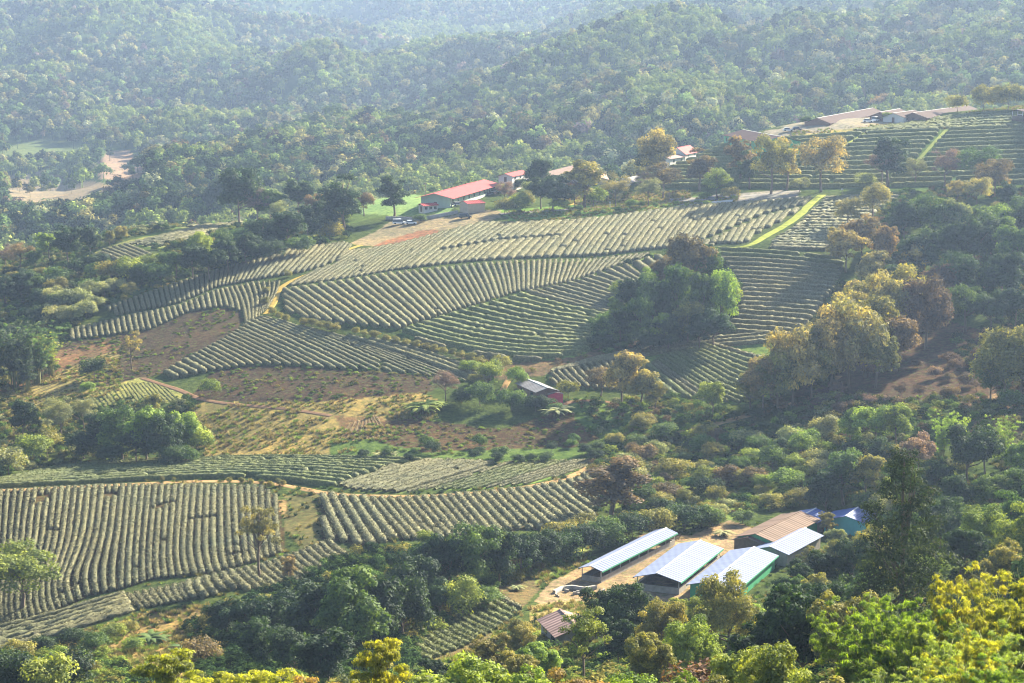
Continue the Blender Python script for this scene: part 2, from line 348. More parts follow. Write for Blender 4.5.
field("f6a", "108,307 140,296 175,284 212,272 250,261 300,247 345,243 352,246 345,256 325,266 300,273 250,281 217,287 180,303 112,317", GREENS,
  [(0, "108,303 109,309 112,318"), (6, "140,294 142,302 145,312"), (13, "175,282 178,294 180,305"), (20, "212,270 212,280 211,291"), (27, "250,258 244,270 237,285"), (33, "290,250 277,264 262,280"), (39, "330,245 316,258 300,275"), (44, "354,241 345,252 333,266")],
  "short tea hedge row on the upper band beside the winding yellow path", h=.75)
field("f6b", "66,331 112,320 180,306 215,291 256,282 283,281 276,296 268,308 256,318 247,327 240,312 225,307 190,312 150,330 110,336 68,341", GREENS,
  [(0, "66,330 66,335 67,342"), (6, "100,323 101,330 103,339"), (13, "140,314 141,322 144,333"), (20, "178,303 180,310 184,320"), (26, "212,291 214,300 216,311"), (31, "235,286 243,303 248,329"), (35, "258,282 263,300 257,320"), (39, "280,278 277,292 266,310")],
  "short tea hedge row along the lip above the bare brown slope", h=.75)
field("f8a", "546,375 600,360 650,350 655,366 650,392 600,390 556,385", BRIGHT,
  [(0, "544,374 550,379 558,386"), (4, "570,370 578,380 590,390"), (7, "588,364 600,378 614,392"), (12, "620,356 634,375 650,396")],
  "curved tea hedge row stepping down behind the red walled hut", h=.9, fill=.6)
field("f8b", "636,366 650,352 700,346 772,340 775,372 770,404 740,404 690,402 656,398", BRIGHT,
  [(0, "636,372 652,388 664,398"), (3, "652,364 678,384 702,401"), (7, "664,356 694,376 722,393 752,404"), (11, "686,352 714,366 738,380 770,388"), (16, "700,343 735,354 780,366")],
  "wavy tea hedge row on the small terraced slope beside the golden tree", h=.95, fill=.6)
field("f8c", None, GREENS, [(0, "552,373 620,354 700,341 770,335"), (2, "580,366 640,356 700,348 770,342")],
  "thin tea hedge row along the rim of the small terraced slope", h=.6)
field("f9", "705,248 745,248 830,250 846,262 834,290 815,315 795,340 715,338 735,318 742,290 725,265", GREENS,
  [(0, "700,249 770,252 850,260"), (4, "712,268 780,270 846,278"), (9, "722,290 780,292 834,297"), (14, "722,312 770,315 815,319"), (18, "712,331 760,334 800,338")],
  "level tea hedge row on the steep shaded terraces between the grove and the rusty trees", h=.7, fill=.42)
field("f10", "345,251 370,249 400,243 440,233 480,223 512,223 560,222 600,218 640,213 680,208 745,203 832,196 820,203 795,222 760,240 740,248 712,247 655,249 600,256 512,259 468,262 396,270 356,277 283,287 287,281 310,272 335,264", GREENS,
  [(0, "352,249 322,268 286,288"), (8, "405,239 368,262 340,284"), (18, "470,222 435,246 400,275"), (28, "540,218 505,240 475,266"), (37, "600,214 580,236 562,262"), (46, "660,208 640,230 622,258"), (55, "720,202 698,226 680,252"), (63, "775,197 752,222 735,252"), (70, "830,192 806,212 780,240")],
  "fine tea hedge row on the broad pale field under the ridge road", fill=.84, h=.5,
  cuts=["365,247 400,241 440,230 480,220 520,216 520,218 481,223 441,233 401,243 365,249", "698,242 720,233 745,222 768,213 768,215 745,225 720,236 698,245", "768,213 830,199 830,201 768,216", "440,250 500,240 560,236 560,237 500,241 440,252", YPATH])
field("f10b", "824,198 850,196 880,194 900,196 880,215 850,235 846,250 762,249 770,240 800,222", GREENS,
  [(0, "770,248 810,249 850,250"), (4, "775,238 815,238 850,240"), (9, "795,224 830,224 860,225"), (14, "806,210 840,209 880,210"), (18, "820,199 860,197 900,197")],
  "fine level tea hedge row above the shaded terraces beside the yellow grass path", fill=.8, h=.5, cuts=[YPATH])
PATHCUT = ["944,128 949,128 918,166 910,166", "864,133 867,133 838,151 834,151"]
field("f11", "642,188 664,172 690,153 735,141 800,138 870,133 940,130 1060,126 1060,190 880,192 760,190", (.06, .10, .035),
  [(0, "660,144 725,143 790,140 860,134 940,131 1060,126"), (4, "640,159 700,157 760,156 850,150 940,146 1060,142"), (8, "630,174 700,171 760,171 860,169 950,164 1060,161"), (12, "630,188 700,186 780,187 880,187 1060,182")],
  "level tea hedge row on the dark stepped hillside below the brown roofs", cuts=PATHCUT, fill=.42, h=.8)
field("f11b", "850,131 905,124 960,114 1060,108 1060,124 940,128", (.2, .25, .08), [(0, "850,131 905,124 960,115 1060,109"), (5, "850,134 905,129 960,127 1060,124")],
  "low yellowish tea hedge row along the hilltop beside the brown roofs", fill=.8, h=.4)
field("f12", "-40,488 0,482 40,472 60,467 130,462 210,459 262,456 340,458 430,460 395,467 345,483 335,489 290,482 250,478 200,479 140,481 80,485 0,489", (.07, .1, .04),
  [(0, "-30,482 60,466 130,460 260,455 430,458"), (11, "-30,490 80,486 160,481 250,479 345,492")],
  "loose tea hedge row on the flat strip above the dirt track", h=.7, fill=.7)
field("f12c", "502,463 560,461 592,460 588,468 530,484 470,490 434,490 470,478", (.13, .2, .05),
  [(0, "388,498 450,480 512,460"), (7, "462,496 520,478 585,458"), (12, "520,492 560,478 605,462")],
  "bright green slanting tea hedge row nearest the uphill bend of the dirt track", fill=.55, h=.6)
field("f12b", "340,486 390,468 430,461 498,463 466,478 430,490 400,493 348,490", (.11, .15, .05),
  [(0, "330,486 388,469 438,457"), (8, "388,498 450,480 512,460"), (17, "462,496 520,478 585,458"), (23, "520,492 560,478 605,462")],
  "pale slanting tea hedge row on the flat strip above the track bend", fill=.8, h=.5)
field("f13", "400,657 428,637 456,618 491,592 530,575 540,590 510,620 490,640 440,662", (.14, .11, .06),
  [(0, "400,652 410,659 422,664"), (5, "432,632 446,641 462,648"), (11, "462,612 476,622 496,630"), (16, "492,590 504,602 524,612")],
  "short curved tea hedge row on the grassy knoll beside the pig sheds", h=.7, fill=.62)
field("f14", "100,250 125,245 165,252 160,262 130,268 104,260", GREENS, [(0, "98,252 115,258 132,268"), (5, "122,244 142,252 165,262")],
  "slanting tea hedge row on the small back plot beyond the pale shrubs", h=.7, fill=.6)
field("f14b", "125,244 180,232 210,218 238,217 242,226 200,238 160,248", (.2, .22, .09), [(0, "125,243 180,230 238,215"), (5, "150,250 200,240 245,226")],
  "low tea hedge row along the sunny back ridge beyond the dark trees", h=.4, fill=.8)
field("f14c", "62,275 66,264 100,254 108,258 100,268 75,276", (.2, .2, .09), [(0, "62,264 65,270 69,277"), (8, "102,252 106,258 109,266")],
  "stubby tea hedge row on the small back plot edge by the hazy wood", h=.6, fill=.6)
# striped stubble of bare plots (low dry furrow ridges)
FURROWS = [
 ("0,440 20,415 60,392 110,370 150,350 130,345 90,352 40,385 0,402", [(0, "0,385 50,360 110,340 160,330"), (9, "-10,405 50,382 110,360 175,345"), (20, "-10,445 50,415 100,395 150,372")], (.27, .22, .1)),
 ("112,335 190,311 240,312 232,332 205,350 165,372 120,380 95,365", [(0, "100,340 150,326 200,305 240,300"), (10, "95,365 150,352 205,335 245,322"), (18, "95,390 150,380 200,360 240,345")], (.12, .085, .05)),
 ("60,412 95,393 142,378 188,396 180,405 150,400 100,408", [(0, "60,405 66,410 72,418"), (14, "120,383 128,394 138,408"), (24, "160,382 172,394 188,408")], (.25, .25, .09)),
 ("220,368 300,367 392,372 428,380 420,392 330,400 235,400", [(0, "200,368 300,367 440,374"), (9, "200,402 300,402 440,396")], (.15, .08, .055)),
 ("200,404 330,403 420,398 430,415 350,440 210,458", [(0, "200,404 300,403 440,396"), (14, "200,460 300,456 440,440")], (.3, .22, .1)),
 ("330,442 345,425 375,415 402,424 388,436 350,442", [(0, "325,440 340,425 352,415"), (10, "395,442 385,430 375,415")], (.32, .24, .12)),
 ("410,420 500,434 590,420 585,450 470,458 360,452", [(0, "360,425 480,430 600,414"), (9, "360,456 480,460 600,450")], (.13, .085, .055)),
]
cover = np.zeros((*GX.shape, 3)); cover[:] = (.05, .072, .025)
wob = 3.0 * fbm(GX / 6, GY / 6, 2, 21), 2.0 * fbm(GX / 6, GY / 6, 2, 31)
for poly, c, d0, d1 in COVER:
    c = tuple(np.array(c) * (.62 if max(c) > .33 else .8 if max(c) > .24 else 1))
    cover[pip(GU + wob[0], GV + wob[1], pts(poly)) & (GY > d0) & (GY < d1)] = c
FSOIL = []
for name, poly, soil, guides, label, cuts, fill, h, rank in FIELDS:
    if poly is None: poly = guides[0][1] + guides[-1][1][::-1]
    v0 = np.mean([p[1] for p in poly])
    FSOIL.append((poly, soil))
    dd = hit([p[0] for p in poly], [p[1] for p in poly])[:, 1]
    cover[pip(GU, GV, poly) & (GY > dd.min() * .93) & (GY < dd.max() * 1.07)] = soil

# ------------------------------------------------------------------ the ground sheet
def ground_material():
    m, nt, out = new_mat("soil_and_grass"); p = N(nt, "ShaderNodeBsdfPrincipled", Roughness=.95); p.inputs["Specular IOR Level"].default_value = .0
    at = N(nt, "ShaderNodeAttribute"); at.attribute_name = "cover"; geo = N(nt, "ShaderNodeNewGeometry")
    def nz(s, d=4, r=.6):
        n = N(nt, "ShaderNodeTexNoise", Scale=s, Detail=d, Roughness=r); L(nt, geo.outputs["Position"], n.inputs["Vector"]); return n.outputs["Fac"]
    c = mul(nt, at.outputs["Color"], ramp(nt, nz(.06, 5), [(.3, (.72, .78, .8)), (.5, (1, 1, 1)), (.7, (1.3, 1.18, 1.0))]))
    c = mul(nt, c, ramp(nt, nz(.55, 5, .75), [(.28, (.38, .45, .45)), (.5, (.95, .95, .95)), (.72, (1.7, 1.55, 1.15))]))
    weeds = ramp(nt, nz(.9, 5, .8), [(.53, g(0)), (.6, g(1))])
    mx = N(nt, "ShaderNodeMix", _data_type="RGBA"); L(nt, weeds, mx.inputs[0]); L(nt, c, mx.inputs[6]); mx.inputs[7].default_value = (.1, .14, .045, 1)
    mx2 = N(nt, "ShaderNodeMix", _data_type="RGBA"); mx2.inputs[0].default_value = .55; L(nt, c, mx2.inputs[6]); L(nt, mx.outputs[2], mx2.inputs[7])
    L(nt, mx2.outputs[2], p.inputs["Base Color"])
    b = N(nt, "ShaderNodeBump", Strength=.8, Distance=.5); L(nt, nz(.8, 6, .75), b.inputs["Height"]); L(nt, b.outputs["Normal"], p.inputs["Normal"])
    L(nt, p.outputs[0], out.inputs[0]); return m
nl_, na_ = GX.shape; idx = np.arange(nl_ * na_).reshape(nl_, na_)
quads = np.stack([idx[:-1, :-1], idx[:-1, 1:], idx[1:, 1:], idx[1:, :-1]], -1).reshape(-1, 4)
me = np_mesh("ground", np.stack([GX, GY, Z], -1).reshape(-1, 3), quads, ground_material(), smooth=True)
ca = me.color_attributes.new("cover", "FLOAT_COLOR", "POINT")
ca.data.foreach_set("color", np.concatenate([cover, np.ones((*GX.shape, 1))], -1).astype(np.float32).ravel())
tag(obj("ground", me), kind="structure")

# paths and tracks: thin strips a few centimetres proud of the soil
def resample(poly, n):
    p = np.asarray(poly, float); d = np.r_[0, np.cumsum(np.hypot(*np.diff(p, axis=0).T))]; t = np.linspace(0, d[-1], n)
    return np.stack([np.interp(t, d, p[:, 0]), np.interp(t, d, p[:, 1])], 1)
def smooth_poly(p, k=2):
    p = np.asarray(p, float)
    for _ in range(k):
        q = [p[0]]
        for a, b in zip(p[:-1], p[1:]): q += [a * .75 + b * .25, a * .25 + b * .75]
        p = np.array(q + [p[-1]])
    return p
def track(name, s, w, mat, lift=.10):
    px = resample(smooth_poly(pts(s)), 400); P = hit(px[:, 0], px[:, 1])[:, :2]
    d = np.r_[0, np.cumsum(np.hypot(*np.diff(P, axis=0).T))]; n = max(8, int(d[-1] / 1.2)); t = np.linspace(0, d[-1], n)
    P = np.stack([np.interp(t, d, P[:, 0]), np.interp(t, d, P[:, 1])], 1)
    for _ in range(4): P[1:-1] = (P[:-2] + P[1:-1] * 2 + P[2:]) / 4
    T = np.gradient(P, axis=0); T /= np.linalg.norm(T, axis=1)[:, None]; Nn = np.stack([-T[:, 1], T[:, 0]], 1); m = 7; V = []
    wv = w * (1 + .25 * fbm(t / 6, t * 0, 2, len(name)))
    for k in range(m):
        Q = P + Nn * ((k / (m - 1) - .5) * wv)[:, None]; e = -.12 if k in (0, m - 1) else lift
        V.append(np.c_[Q, ground(Q[:, 0], Q[:, 1]) + e])
    V = np.stack(V, 1).reshape(-1, 3); id2 = np.arange(n * m).reshape(n, m)
    q = np.stack([id2[:-1, :-1], id2[:-1, 1:], id2[1:, 1:], id2[1:, :-1]], -1).reshape(-1, 4)
    o = obj(name, np_mesh(name, V, q, mat, True)); tag(o, kind="structure"); return o
def dirt(name, c, c2, scale=.5):
    m, nt, out = new_mat(name); p = N(nt, "ShaderNodeBsdfPrincipled", Roughness=.95); p.inputs["Specular IOR Level"].default_value = .0; geo = N(nt, "ShaderNodeNewGeometry")
    n = N(nt, "ShaderNodeTexNoise", Scale=scale, Detail=6, Roughness=.75); L(nt, geo.outputs["Position"], n.inputs["Vector"])
    L(nt, ramp(nt, n.outputs["Fac"], [(.3, c2), (.5, c), (.7, tuple(min(.8, x * 1.25) for x in c))]), p.inputs["Base Color"])
    b = N(nt, "ShaderNodeBump", Strength=.6, Distance=.15); L(nt, n.outputs["Fac"], b.inputs["Height"]); L(nt, b.outputs["Normal"], p.inputs["Normal"])
    L(nt, p.outputs[0], out.inputs[0]); return m
M_TAN = dirt("tan_dirt", (.3, .2, .1), (.16, .13, .055)); M_RED = dirt("red_dirt", (.19, .12, .075), (.11, .075, .045))
M_YEL = dirt("yellow_grass_path", (.34, .25, .07), (.2, .18, .05)); M_LIME = dirt("lime_grass_path", (.24, .27, .06), (.12, .17, .035)); M_ROAD = dirt("pale_concrete_road", (.27, .26, .24), (.19, .18, .16))
track("path", "266,314 275,303 277,290 290,281 310,274 335,266 345,257 348,249 362,245", 2.6, M_YEL)
track("path", "822,195 812,202 800,215 783,227 767,235 752,245 736,249 712,248", 3.8, M_LIME)
track("path", "946,130 930,147 912,167", 1.8, dirt("worn_grass_path", (.17, .2, .06), (.1, .14, .04)))
track("path", "866,133 850,142 835,151", 1.2, M_LIME)
track("dirt_track", "-30,492 60,488 140,484 200,481 262,482 300,488 330,495 400,497 470,494 530,487 570,478 600,462", 3.0, M_TAN)
track("dirt_track", "142,378 160,384 180,390 200,400 237,405 290,409 331,416", 2.2, M_RED)
track("dirt_track", "560,405 572,401 590,400 612,403 640,407 664,408", 2.6, M_RED)
track("dirt_track", "665,436 690,430 707,427 737,418 760,413 780,408 800,401 820,390 838,376", 3.0, M_TAN)
track("road", "500,214 560,210 610,207 650,204 690,201 745,196 800,191", 4.0, M_ROAD)
track("dirt_track", "512,374 506,384 500,396", 2.4, M_TAN)

# ------------------------------------------------------------------ tea hedges
def hedge_mesh(runs, widths, hgt, lump, rng, leafy=0):
    V, Q, n0 = [], [], 0
    for P, w in zip(runs, widths):
        n = len(P)
        if n < 3: continue
        T = np.gradient(P, axis=0); T /= np.maximum(np.linalg.norm(T, axis=1), 1e-6)[:, None]; S = np.stack([-T[:, 1], T[:, 0]], 1)
        taper = np.minimum(1, np.minimum(np.arange(n), np.arange(n)[::-1]) * .3 + .7)
        ww = w * (1 + lump * rng.normal(size=n)) * taper; hh = hgt * w * (1 + lump * rng.normal(size=n)) * taper
        prof = [(-.46, -.3), (-.52, .5), (-.42, .9), (0, 1.0), (.42, .9), (.52, .5), (.46, -.3)]
        ring = []
        for sx, sz in prof:
            XY = P + S * (sx * ww)[:, None]; XY = XY + rng.normal(size=XY.shape) * .03 * w
            gz = ground(P[:, 0], P[:, 1]) * .5 + ground(XY[:, 0], XY[:, 1]) * .5
            ring.append(np.c_[XY, gz + sz * hh + (rng.normal(size=n) * .05 * w if sz > 0 else 0)])
        R = np.stack(ring, 1); m = len(prof); V.append(R.reshape(-1, 3)); ii = n0 + np.arange(n * m).reshape(n, m)
        Q.append(np.stack([ii[:-1, :-1], ii[:-1, 1:], ii[1:, 1:], ii[1:, :-1]], -1).reshape(-1, 4))
        for e in (0, n - 1):
            r = ii[e]; Q.append(np.array([[r[0], r[1], r[2], r[3]], [r[0], r[3], r[4], r[5]], [r[0], r[5], r[6], r[6]]])[:2]); 
        n0 += n * m
    if not V: return None
    if leafy:   # loose shoots standing out of the clipped surface
        A = np.concatenate([v.reshape(-1, 7, 3) for v in V]); nl2 = int(len(A) * leafy); i = rng.integers(0, len(A), nl2); j = rng.integers(1, 5, nl2); f = rng.random((nl2, 1)); c = A[i, j] * f + A[i, j + 1] * (1 - f); w0 = float(np.mean(widths))
        c += rng.normal(size=c.shape) * [.35, .35, .06] * min(w0, 1.6) * .5; nn = rng.normal(size=(nl2, 3)) + [0, 0, 1.2]; nn /= np.linalg.norm(nn, axis=1)[:, None]; t = np.cross(nn, rng.normal(size=(nl2, 3))); t /= np.linalg.norm(t, axis=1)[:, None]
        s = np.cross(nn, t); l = rng.uniform(.1, .24, nl2)[:, None]; t *= l; s *= l * .6; c[:, 2] += .03
        V.append(np.stack([c - t, c - s, c + t, c + s], 1).reshape(-1, 3)); Q.append(n0 + np.arange(nl2 * 4).reshape(-1, 4))
    return np.concatenate(V), np.concatenate(Q)
def tea_material(name, col, hi):
    m, nt, out = new_mat(name); geo = N(nt, "ShaderNodeNewGeometry"); oi = N(nt, "ShaderNodeObjectInfo")
    def nz(s, d=3, r=.7):
        n = N(nt, "ShaderNodeTexNoise", Scale=s, Detail=d, Roughness=r); L(nt, geo.outputs["Position"], n.inputs["Vector"]); return n.outputs["Fac"]
    c = ramp(nt, nz(1.8, 5, .8), [(.3, tuple(x * k for x, k in zip(col, (.42, .44, .5)))), (.5, col), (.7, hi)])
    c = mul(nt, c, ramp(nt, nz(.035, 3), [(.3, (.8, .88, .9)), (.7, (1.18, 1.1, .98))]))
    c = mul(nt, c, ramp(nt, oi.outputs["Random"], [(0, g(.86)), (1, g(1.12))]))
    d = N(nt, "ShaderNodeBsdfDiffuse"); t = N(nt, "ShaderNodeBsdfTranslucent"); gl_ = N(nt, "ShaderNodeBsdfGlossy", Roughness=.55)
    b = N(nt, "ShaderNodeBump", Strength=1., Distance=.3); L(nt, nz(3.2, 4, .8), b.inputs["Height"])
    for s in (d, gl_): L(nt, b.outputs["Normal"], s.inputs["Normal"])
    L(nt, c, d.inputs[0]); L(nt, c, t.inputs[0])
    mx = N(nt, "ShaderNodeMixShader"); mx.inputs[0].default_value = .2; L(nt, d.outputs[0], mx.inputs[1]); L(nt, t.outputs[0], mx.inputs[2])
    m2 = N(nt, "ShaderNodeMixShader"); m2.inputs[0].default_value = .03; L(nt, mx.outputs[0], m2.inputs[1]); L(nt, gl_.outputs[0], m2.inputs[2])
    L(nt, m2.outputs[0], out.inputs[0]); return m
M_TEA = tea_material("clipped_tea_leaves", (.165, .168, .085), (.31, .30, .16))
M_TEAG = tea_material("green_tea_leaves", (.12, .15, .05), (.24, .26, .095))
ROWS = []
def make_rows(guides, poly, cuts, nsamp=160):
    G = [(k, resample(smooth_poly(p, 2), nsamp)) for k, p in guides]; out = []; ks = [k for k, _ in G]; arr = np.stack([p for _, p in G])
    for r in range(int(ks[0]), int(ks[-1]) + 1):
        j = min(max(np.searchsorted(ks, r, side="right") - 1, 0), len(ks) - 2); t = (r - ks[j]) / (ks[j + 1] - ks[j])
        px = arr[j] * (1 - t) + arr[j + 1] * t; nx = (arr[j + 1] - arr[j]) / (ks[j + 1] - ks[j])
        ok = pip(px[:, 0], px[:, 1], poly) if poly else np.ones(nsamp, bool)
        for c in cuts: ok &= ~pip(px[:, 0], px[:, 1], c)
        out.append((px, nx, ok))
    return out
for fi, (name, poly, soil, guides, label, cuts, fill, h, rank) in enumerate(FIELDS):
    rng = np.random.default_rng(100 + fi)
    for px, nx, ok in make_rows(guides, poly, cuts):
        if ok.sum() < 3: continue
        mid = int(np.nonzero(ok)[0].mean()); P = hit(px[:, 0], px[:, 1])[:, :2]
        Pn = hit([px[mid, 0] + nx[mid, 0]], [px[mid, 1] + nx[mid, 1]])[0, :2]
        tdir = P[min(mid + 2, len(P) - 1)] - P[max(mid - 2, 0)]; tdir /= max(np.linalg.norm(tdir), 1e-6); dv = Pn - P[mid]
        sp = abs(dv[0] * tdir[1] - dv[1] * tdir[0]); sp = min(max(sp, 1.0), 5.0); w = sp * fill
        runs, cur = [], []
        cutidx = set()
        for i in range(len(P)):
            if ok[i] and (not cur or np.hypot(*(P[i] - P[cur[-1]])) < 12): cur.append(i)
            else:
                if cur: runs.append(P[cur])
                cur = [i] if ok[i] else []
        if cur: runs.append(P[cur])
        R2 = []
        for q in runs:
            d = np.r_[0, np.cumsum(np.hypot(*np.diff(q, axis=0).T))]
            if d[-1] < 1.5: continue
            n = max(4, int(d[-1] / .8)); t = np.linspace(0, d[-1], n); q2 = np.stack([np.interp(t, d, q[:, 0]), np.interp(t, d, q[:, 1])], 1)
            # hedges miss a bush here and there
            k0 = 0
            while k0 < n:
                k1 = min(n, k0 + int(rng.uniform(30, 160)))
                if n - k1 < 6: k1 = n
                R2.append(q2[k0:k1]); k0 = k1 + int(rng.uniform(1, 1.7))
        if not R2: continue
        cap = min(w, 1.9)
        res = hedge_mesh(R2, [w] * len(R2), h * cap / w, .055, rng, 18 if P[mid, 1] < 560 else 9)
        if res is None: continue
        a = np.concatenate(R2); dist = a[:, 1].mean(); area = len(a) * .8 * w / dist ** 2
        ROWS.append((area, name, label, res, dist))
ROWS.sort(key=lambda r: -r[0])
GREEN_F = {"f9", "f11", "f5", "f8a", "f8b", "f12", "f13", "f11b", "f12c"}
vs, qs, n0 = [], [], 0
for i, (area, name, label, (V, Q), dist) in enumerate(ROWS):
    mat = M_TEAG if name in GREEN_F else M_TEA
    if i < 300:
        c = V.mean(0); c[2] = V[:, 2].min(); o = obj("tea_hedge", np_mesh("tea_hedge", V - c, Q, mat, True)); o.location = c
        tag(o, label, "tea hedge", "tea hedges, " + label)
    else: vs.append(V); qs.append(Q + n0); n0 += len(V)
if vs: tag(obj("tea_bushes", np_mesh("tea_bushes", np.concatenate(vs), np.concatenate(qs), M_TEA, True)), "distant fine rows of clipped tea bushes over the pale fields below the ridge", "tea bushes", kind="stuff")
print("ROWS", len(ROWS), {f[0]: sum(1 for r in ROWS[:300] if r[1] == f[0]) for f in FIELDS})
# dry furrow ridges on the bare plots
vs, qs, n0 = [], [], 0
for fi, (poly, guides, col) in enumerate(FURROWS):
    if fi in (1, 3, 4, 6): continue
    rng = np.random.default_rng(300 + fi)
    for px, nx, ok in make_rows([(k, pts(s)) for k, s in guides], pts(poly), []):
        if ok.sum() < 4: continue
        P = hit(px[ok][:, 0], px[ok][:, 1])[:, :2]; d = np.r_[0, np.cumsum(np.hypot(*np.diff(P, axis=0).T))]
        if d[-1] < 3: continue
        n = max(4, int(d[-1] / .9)); t = np.linspace(0, d[-1], n); P = np.stack([np.interp(t, d, P[:, 0]), np.interp(t, d, P[:, 1])], 1)
        res = hedge_mesh([P], [.55], .12, .35, rng)
        if res: vs.append((res[0], res[1], col))
M_FUR = {}
for V, Q, col in vs:
    M_FUR.setdefault(col, [[], [], 0]); b = M_FUR[col]; b[0].append(V); b[1].append(Q + b[2]); b[2] += len(V)
for k, (col, b) in enumerate(M_FUR.items()):
    tag(obj("dry_furrows", np_mesh("dry_furrows", np.concatenate(b[0]), np.concatenate(b[1]), dirt("dry_furrow_soil", tuple(x * k for x, k in zip(col, (.42, .44, .5))), tuple(x * .4 for x in col), 1.2), True)), "low furrow ridges with dry stubble on a resting plot", "stubble", kind="stuff")
# ------------------------------------------------------------------ plant shapes (unit height, base at the origin)
CL = [None]
def clumped(me, cl):
    a = me.attributes.new("clump", "FLOAT", "FACE"); a.data.foreach_set("value", np.asarray(cl, np.float32)); return me
def leaves_on(blobs, n, size, rng, rnd=.65, up=.25, thin=.55, fold=0., shell=(.55, 1.16)):
    b = np.array(blobs, float); area = (b[:, 3] * b[:, 4] + b[:, 4] * b[:, 5]) ; k = rng.choice(len(b), n, p=area / area.sum())
    CL[0] = np.clip(rng.random(len(b)), 0, 1)[k]
    d = rng.normal(size=(n, 3)); d /= np.linalg.norm(d, axis=1)[:, None]; low = d[:, 2] < -.35; d[low, 2] *= -rng.random(low.sum())
    d /= np.linalg.norm(d, axis=1)[:, None]
    r = rng.uniform(*shell, n)[:, None]; c = b[k, :3] + d * b[k, 3:6] * r
    nn = d * .8 + rng.normal(size=(n, 3)) * rnd * .6 + [0, 0, up]; nn /= np.linalg.norm(nn, axis=1)[:, None]
    t = np.cross(nn, rng.normal(size=(n, 3))); t /= np.linalg.norm(t, axis=1)[:, None]; s = np.cross(nn, t)
    l = size * rng.uniform(.6, 1.35, n)[:, None]; t *= l; s *= l * thin
    V = np.stack([c - t, c - s * .9 + t * .1, c + t, c + s * .9 + t * .1], 1); return V.reshape(-1, 3)
def quads_of(V): return np.arange(len(V)).reshape(-1, 4)
def blobs_in(env, nb, rb, rng, flat=1., bias=.55, low=-.8):
    cx, cy_, cz, rx, ry, rz = env; out = []
    while len(out) < nb:
        d = rng.normal(size=3); d /= np.linalg.norm(d)
        if d[2] < low: continue
        q = rng.random() ** (1 - bias) ; r = rng.uniform(*rb)
        out.append((cx + d[0] * (rx - r * .6) * q, cy_ + d[1] * (ry - r * .6) * q, cz + d[2] * (rz - r * .6) * q, r, r, r * flat))
    return out
def trunk_mesh(name, top, r0, targets, rng, lean=.02):
    mb = MB(); k = 6; path = []; 
    for i in range(k):
        t = i / (k - 1); path.append((lean * math.sin(t * 3) + rng.normal() * .006, lean * t + rng.normal() * .006, -.03 + (top + .03) * t))
    mb.tube(path, [r0 * (1.25 if i == 0 else 1 - .7 * i / (k - 1)) for i in range(k)], 7)
    for q in targets:
        s = min(max(q[2] * .62, top * .35), top * .95); st = Vector((lean * s, lean * s, s)); en = Vector(q[:3]); mid = st.lerp(en, .5) + Vector((0, 0, -.02 + rng.normal() * .01))
        mb.tube([st, mid, en], [r0 * .42, r0 * .3, r0 * .12], 5)
    return mb.mesh(name, M_BARK, True)
def bark_mat(name, c):
    m, nt, out = new_mat(name); p = N(nt, "ShaderNodeBsdfPrincipled", Roughness=.9)
    tc = N(nt, "ShaderNodeTexCoord"); mp = N(nt, "ShaderNodeMapping"); mp.inputs["Scale"].default_value = (30, 30, 5); L(nt, tc.outputs["Object"], mp.inputs[0])
    n = N(nt, "ShaderNodeTexNoise", Scale=1.5, Detail=5); L(nt, mp.outputs[0], n.inputs["Vector"])
    L(nt, ramp(nt, n.outputs["Fac"], [(.3, tuple(x * .5 for x in c)), (.7, c)]), p.inputs["Base Color"]); L(nt, p.outputs[0], out.inputs[0]); return m
M_BARK = bark_mat("grey_brown_bark", (.2, .15, .11)); M_CANE = bark_mat("green_bamboo_cane", (.22, .24, .08))
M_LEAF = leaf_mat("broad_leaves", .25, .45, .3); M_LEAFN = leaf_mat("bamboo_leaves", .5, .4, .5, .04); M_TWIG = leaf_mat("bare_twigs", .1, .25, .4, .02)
PROTO = {}
def proto(kind, crown, trunk): PROTO.setdefault(kind, []).append((crown, trunk))
def mk_tree(kind, env, nb, rb, nl, size, seed, mat=None, flat=1., top=.6, r0=.022, thin=.55, low=-.8, bias=.55, extra=(), rnd=.65, nlimb=7):
    rng = np.random.default_rng(seed); bl = blobs_in(env, nb, rb, rng, flat, bias, low) + list(extra)
    V = leaves_on(bl, nl, size, rng, thin=thin, rnd=rnd)
    cm = clumped(np_mesh(kind + "_crown", V, quads_of(V), mat or M_LEAF), CL[0]); tg = [bl[i] for i in rng.choice(len(bl), min(nlimb, len(bl)), replace=False)]
    proto(kind, cm, trunk_mesh(kind + "_trunk", top, r0, tg, rng))
def lobed(seed, nb, rb, core=.72):
    rng = np.random.default_rng(seed); bl = blobs_in((0, 0, .5, .44 * core, .42 * core, .46 * core), nb // 2, rb, rng, 1, .55, -.8)
    for k in range(5):
        a = rng.uniform(0, 6.28); e = rng.uniform(-.35, 1.1); q = rng.uniform(.2, .3); r = rng.uniform(.14, .23); z = .5 + math.sin(e) * .3
        bl += blobs_in((math.cos(a) * q * math.cos(e), math.sin(a) * q * math.cos(e), min(z, 1 - r), r, r, r * .9), nb // 8, (rb[0] * .8, rb[1] * .8), rng, 1, .6, -.8)
    return bl
for s in range(5):
    rng_ = np.random.default_rng(500 + s); bl_ = lobed(510 + s, 46, (.065, .14)); V_ = leaves_on(bl_, 8500, .021, rng_)
    proto("oak", clumped(np_mesh("oak_crown", V_, quads_of(V_), M_LEAF), CL[0]), trunk_mesh("oak_trunk", .6, .02, [bl_[i] for i in rng_.choice(len(bl_), 9, replace=False)], rng_))
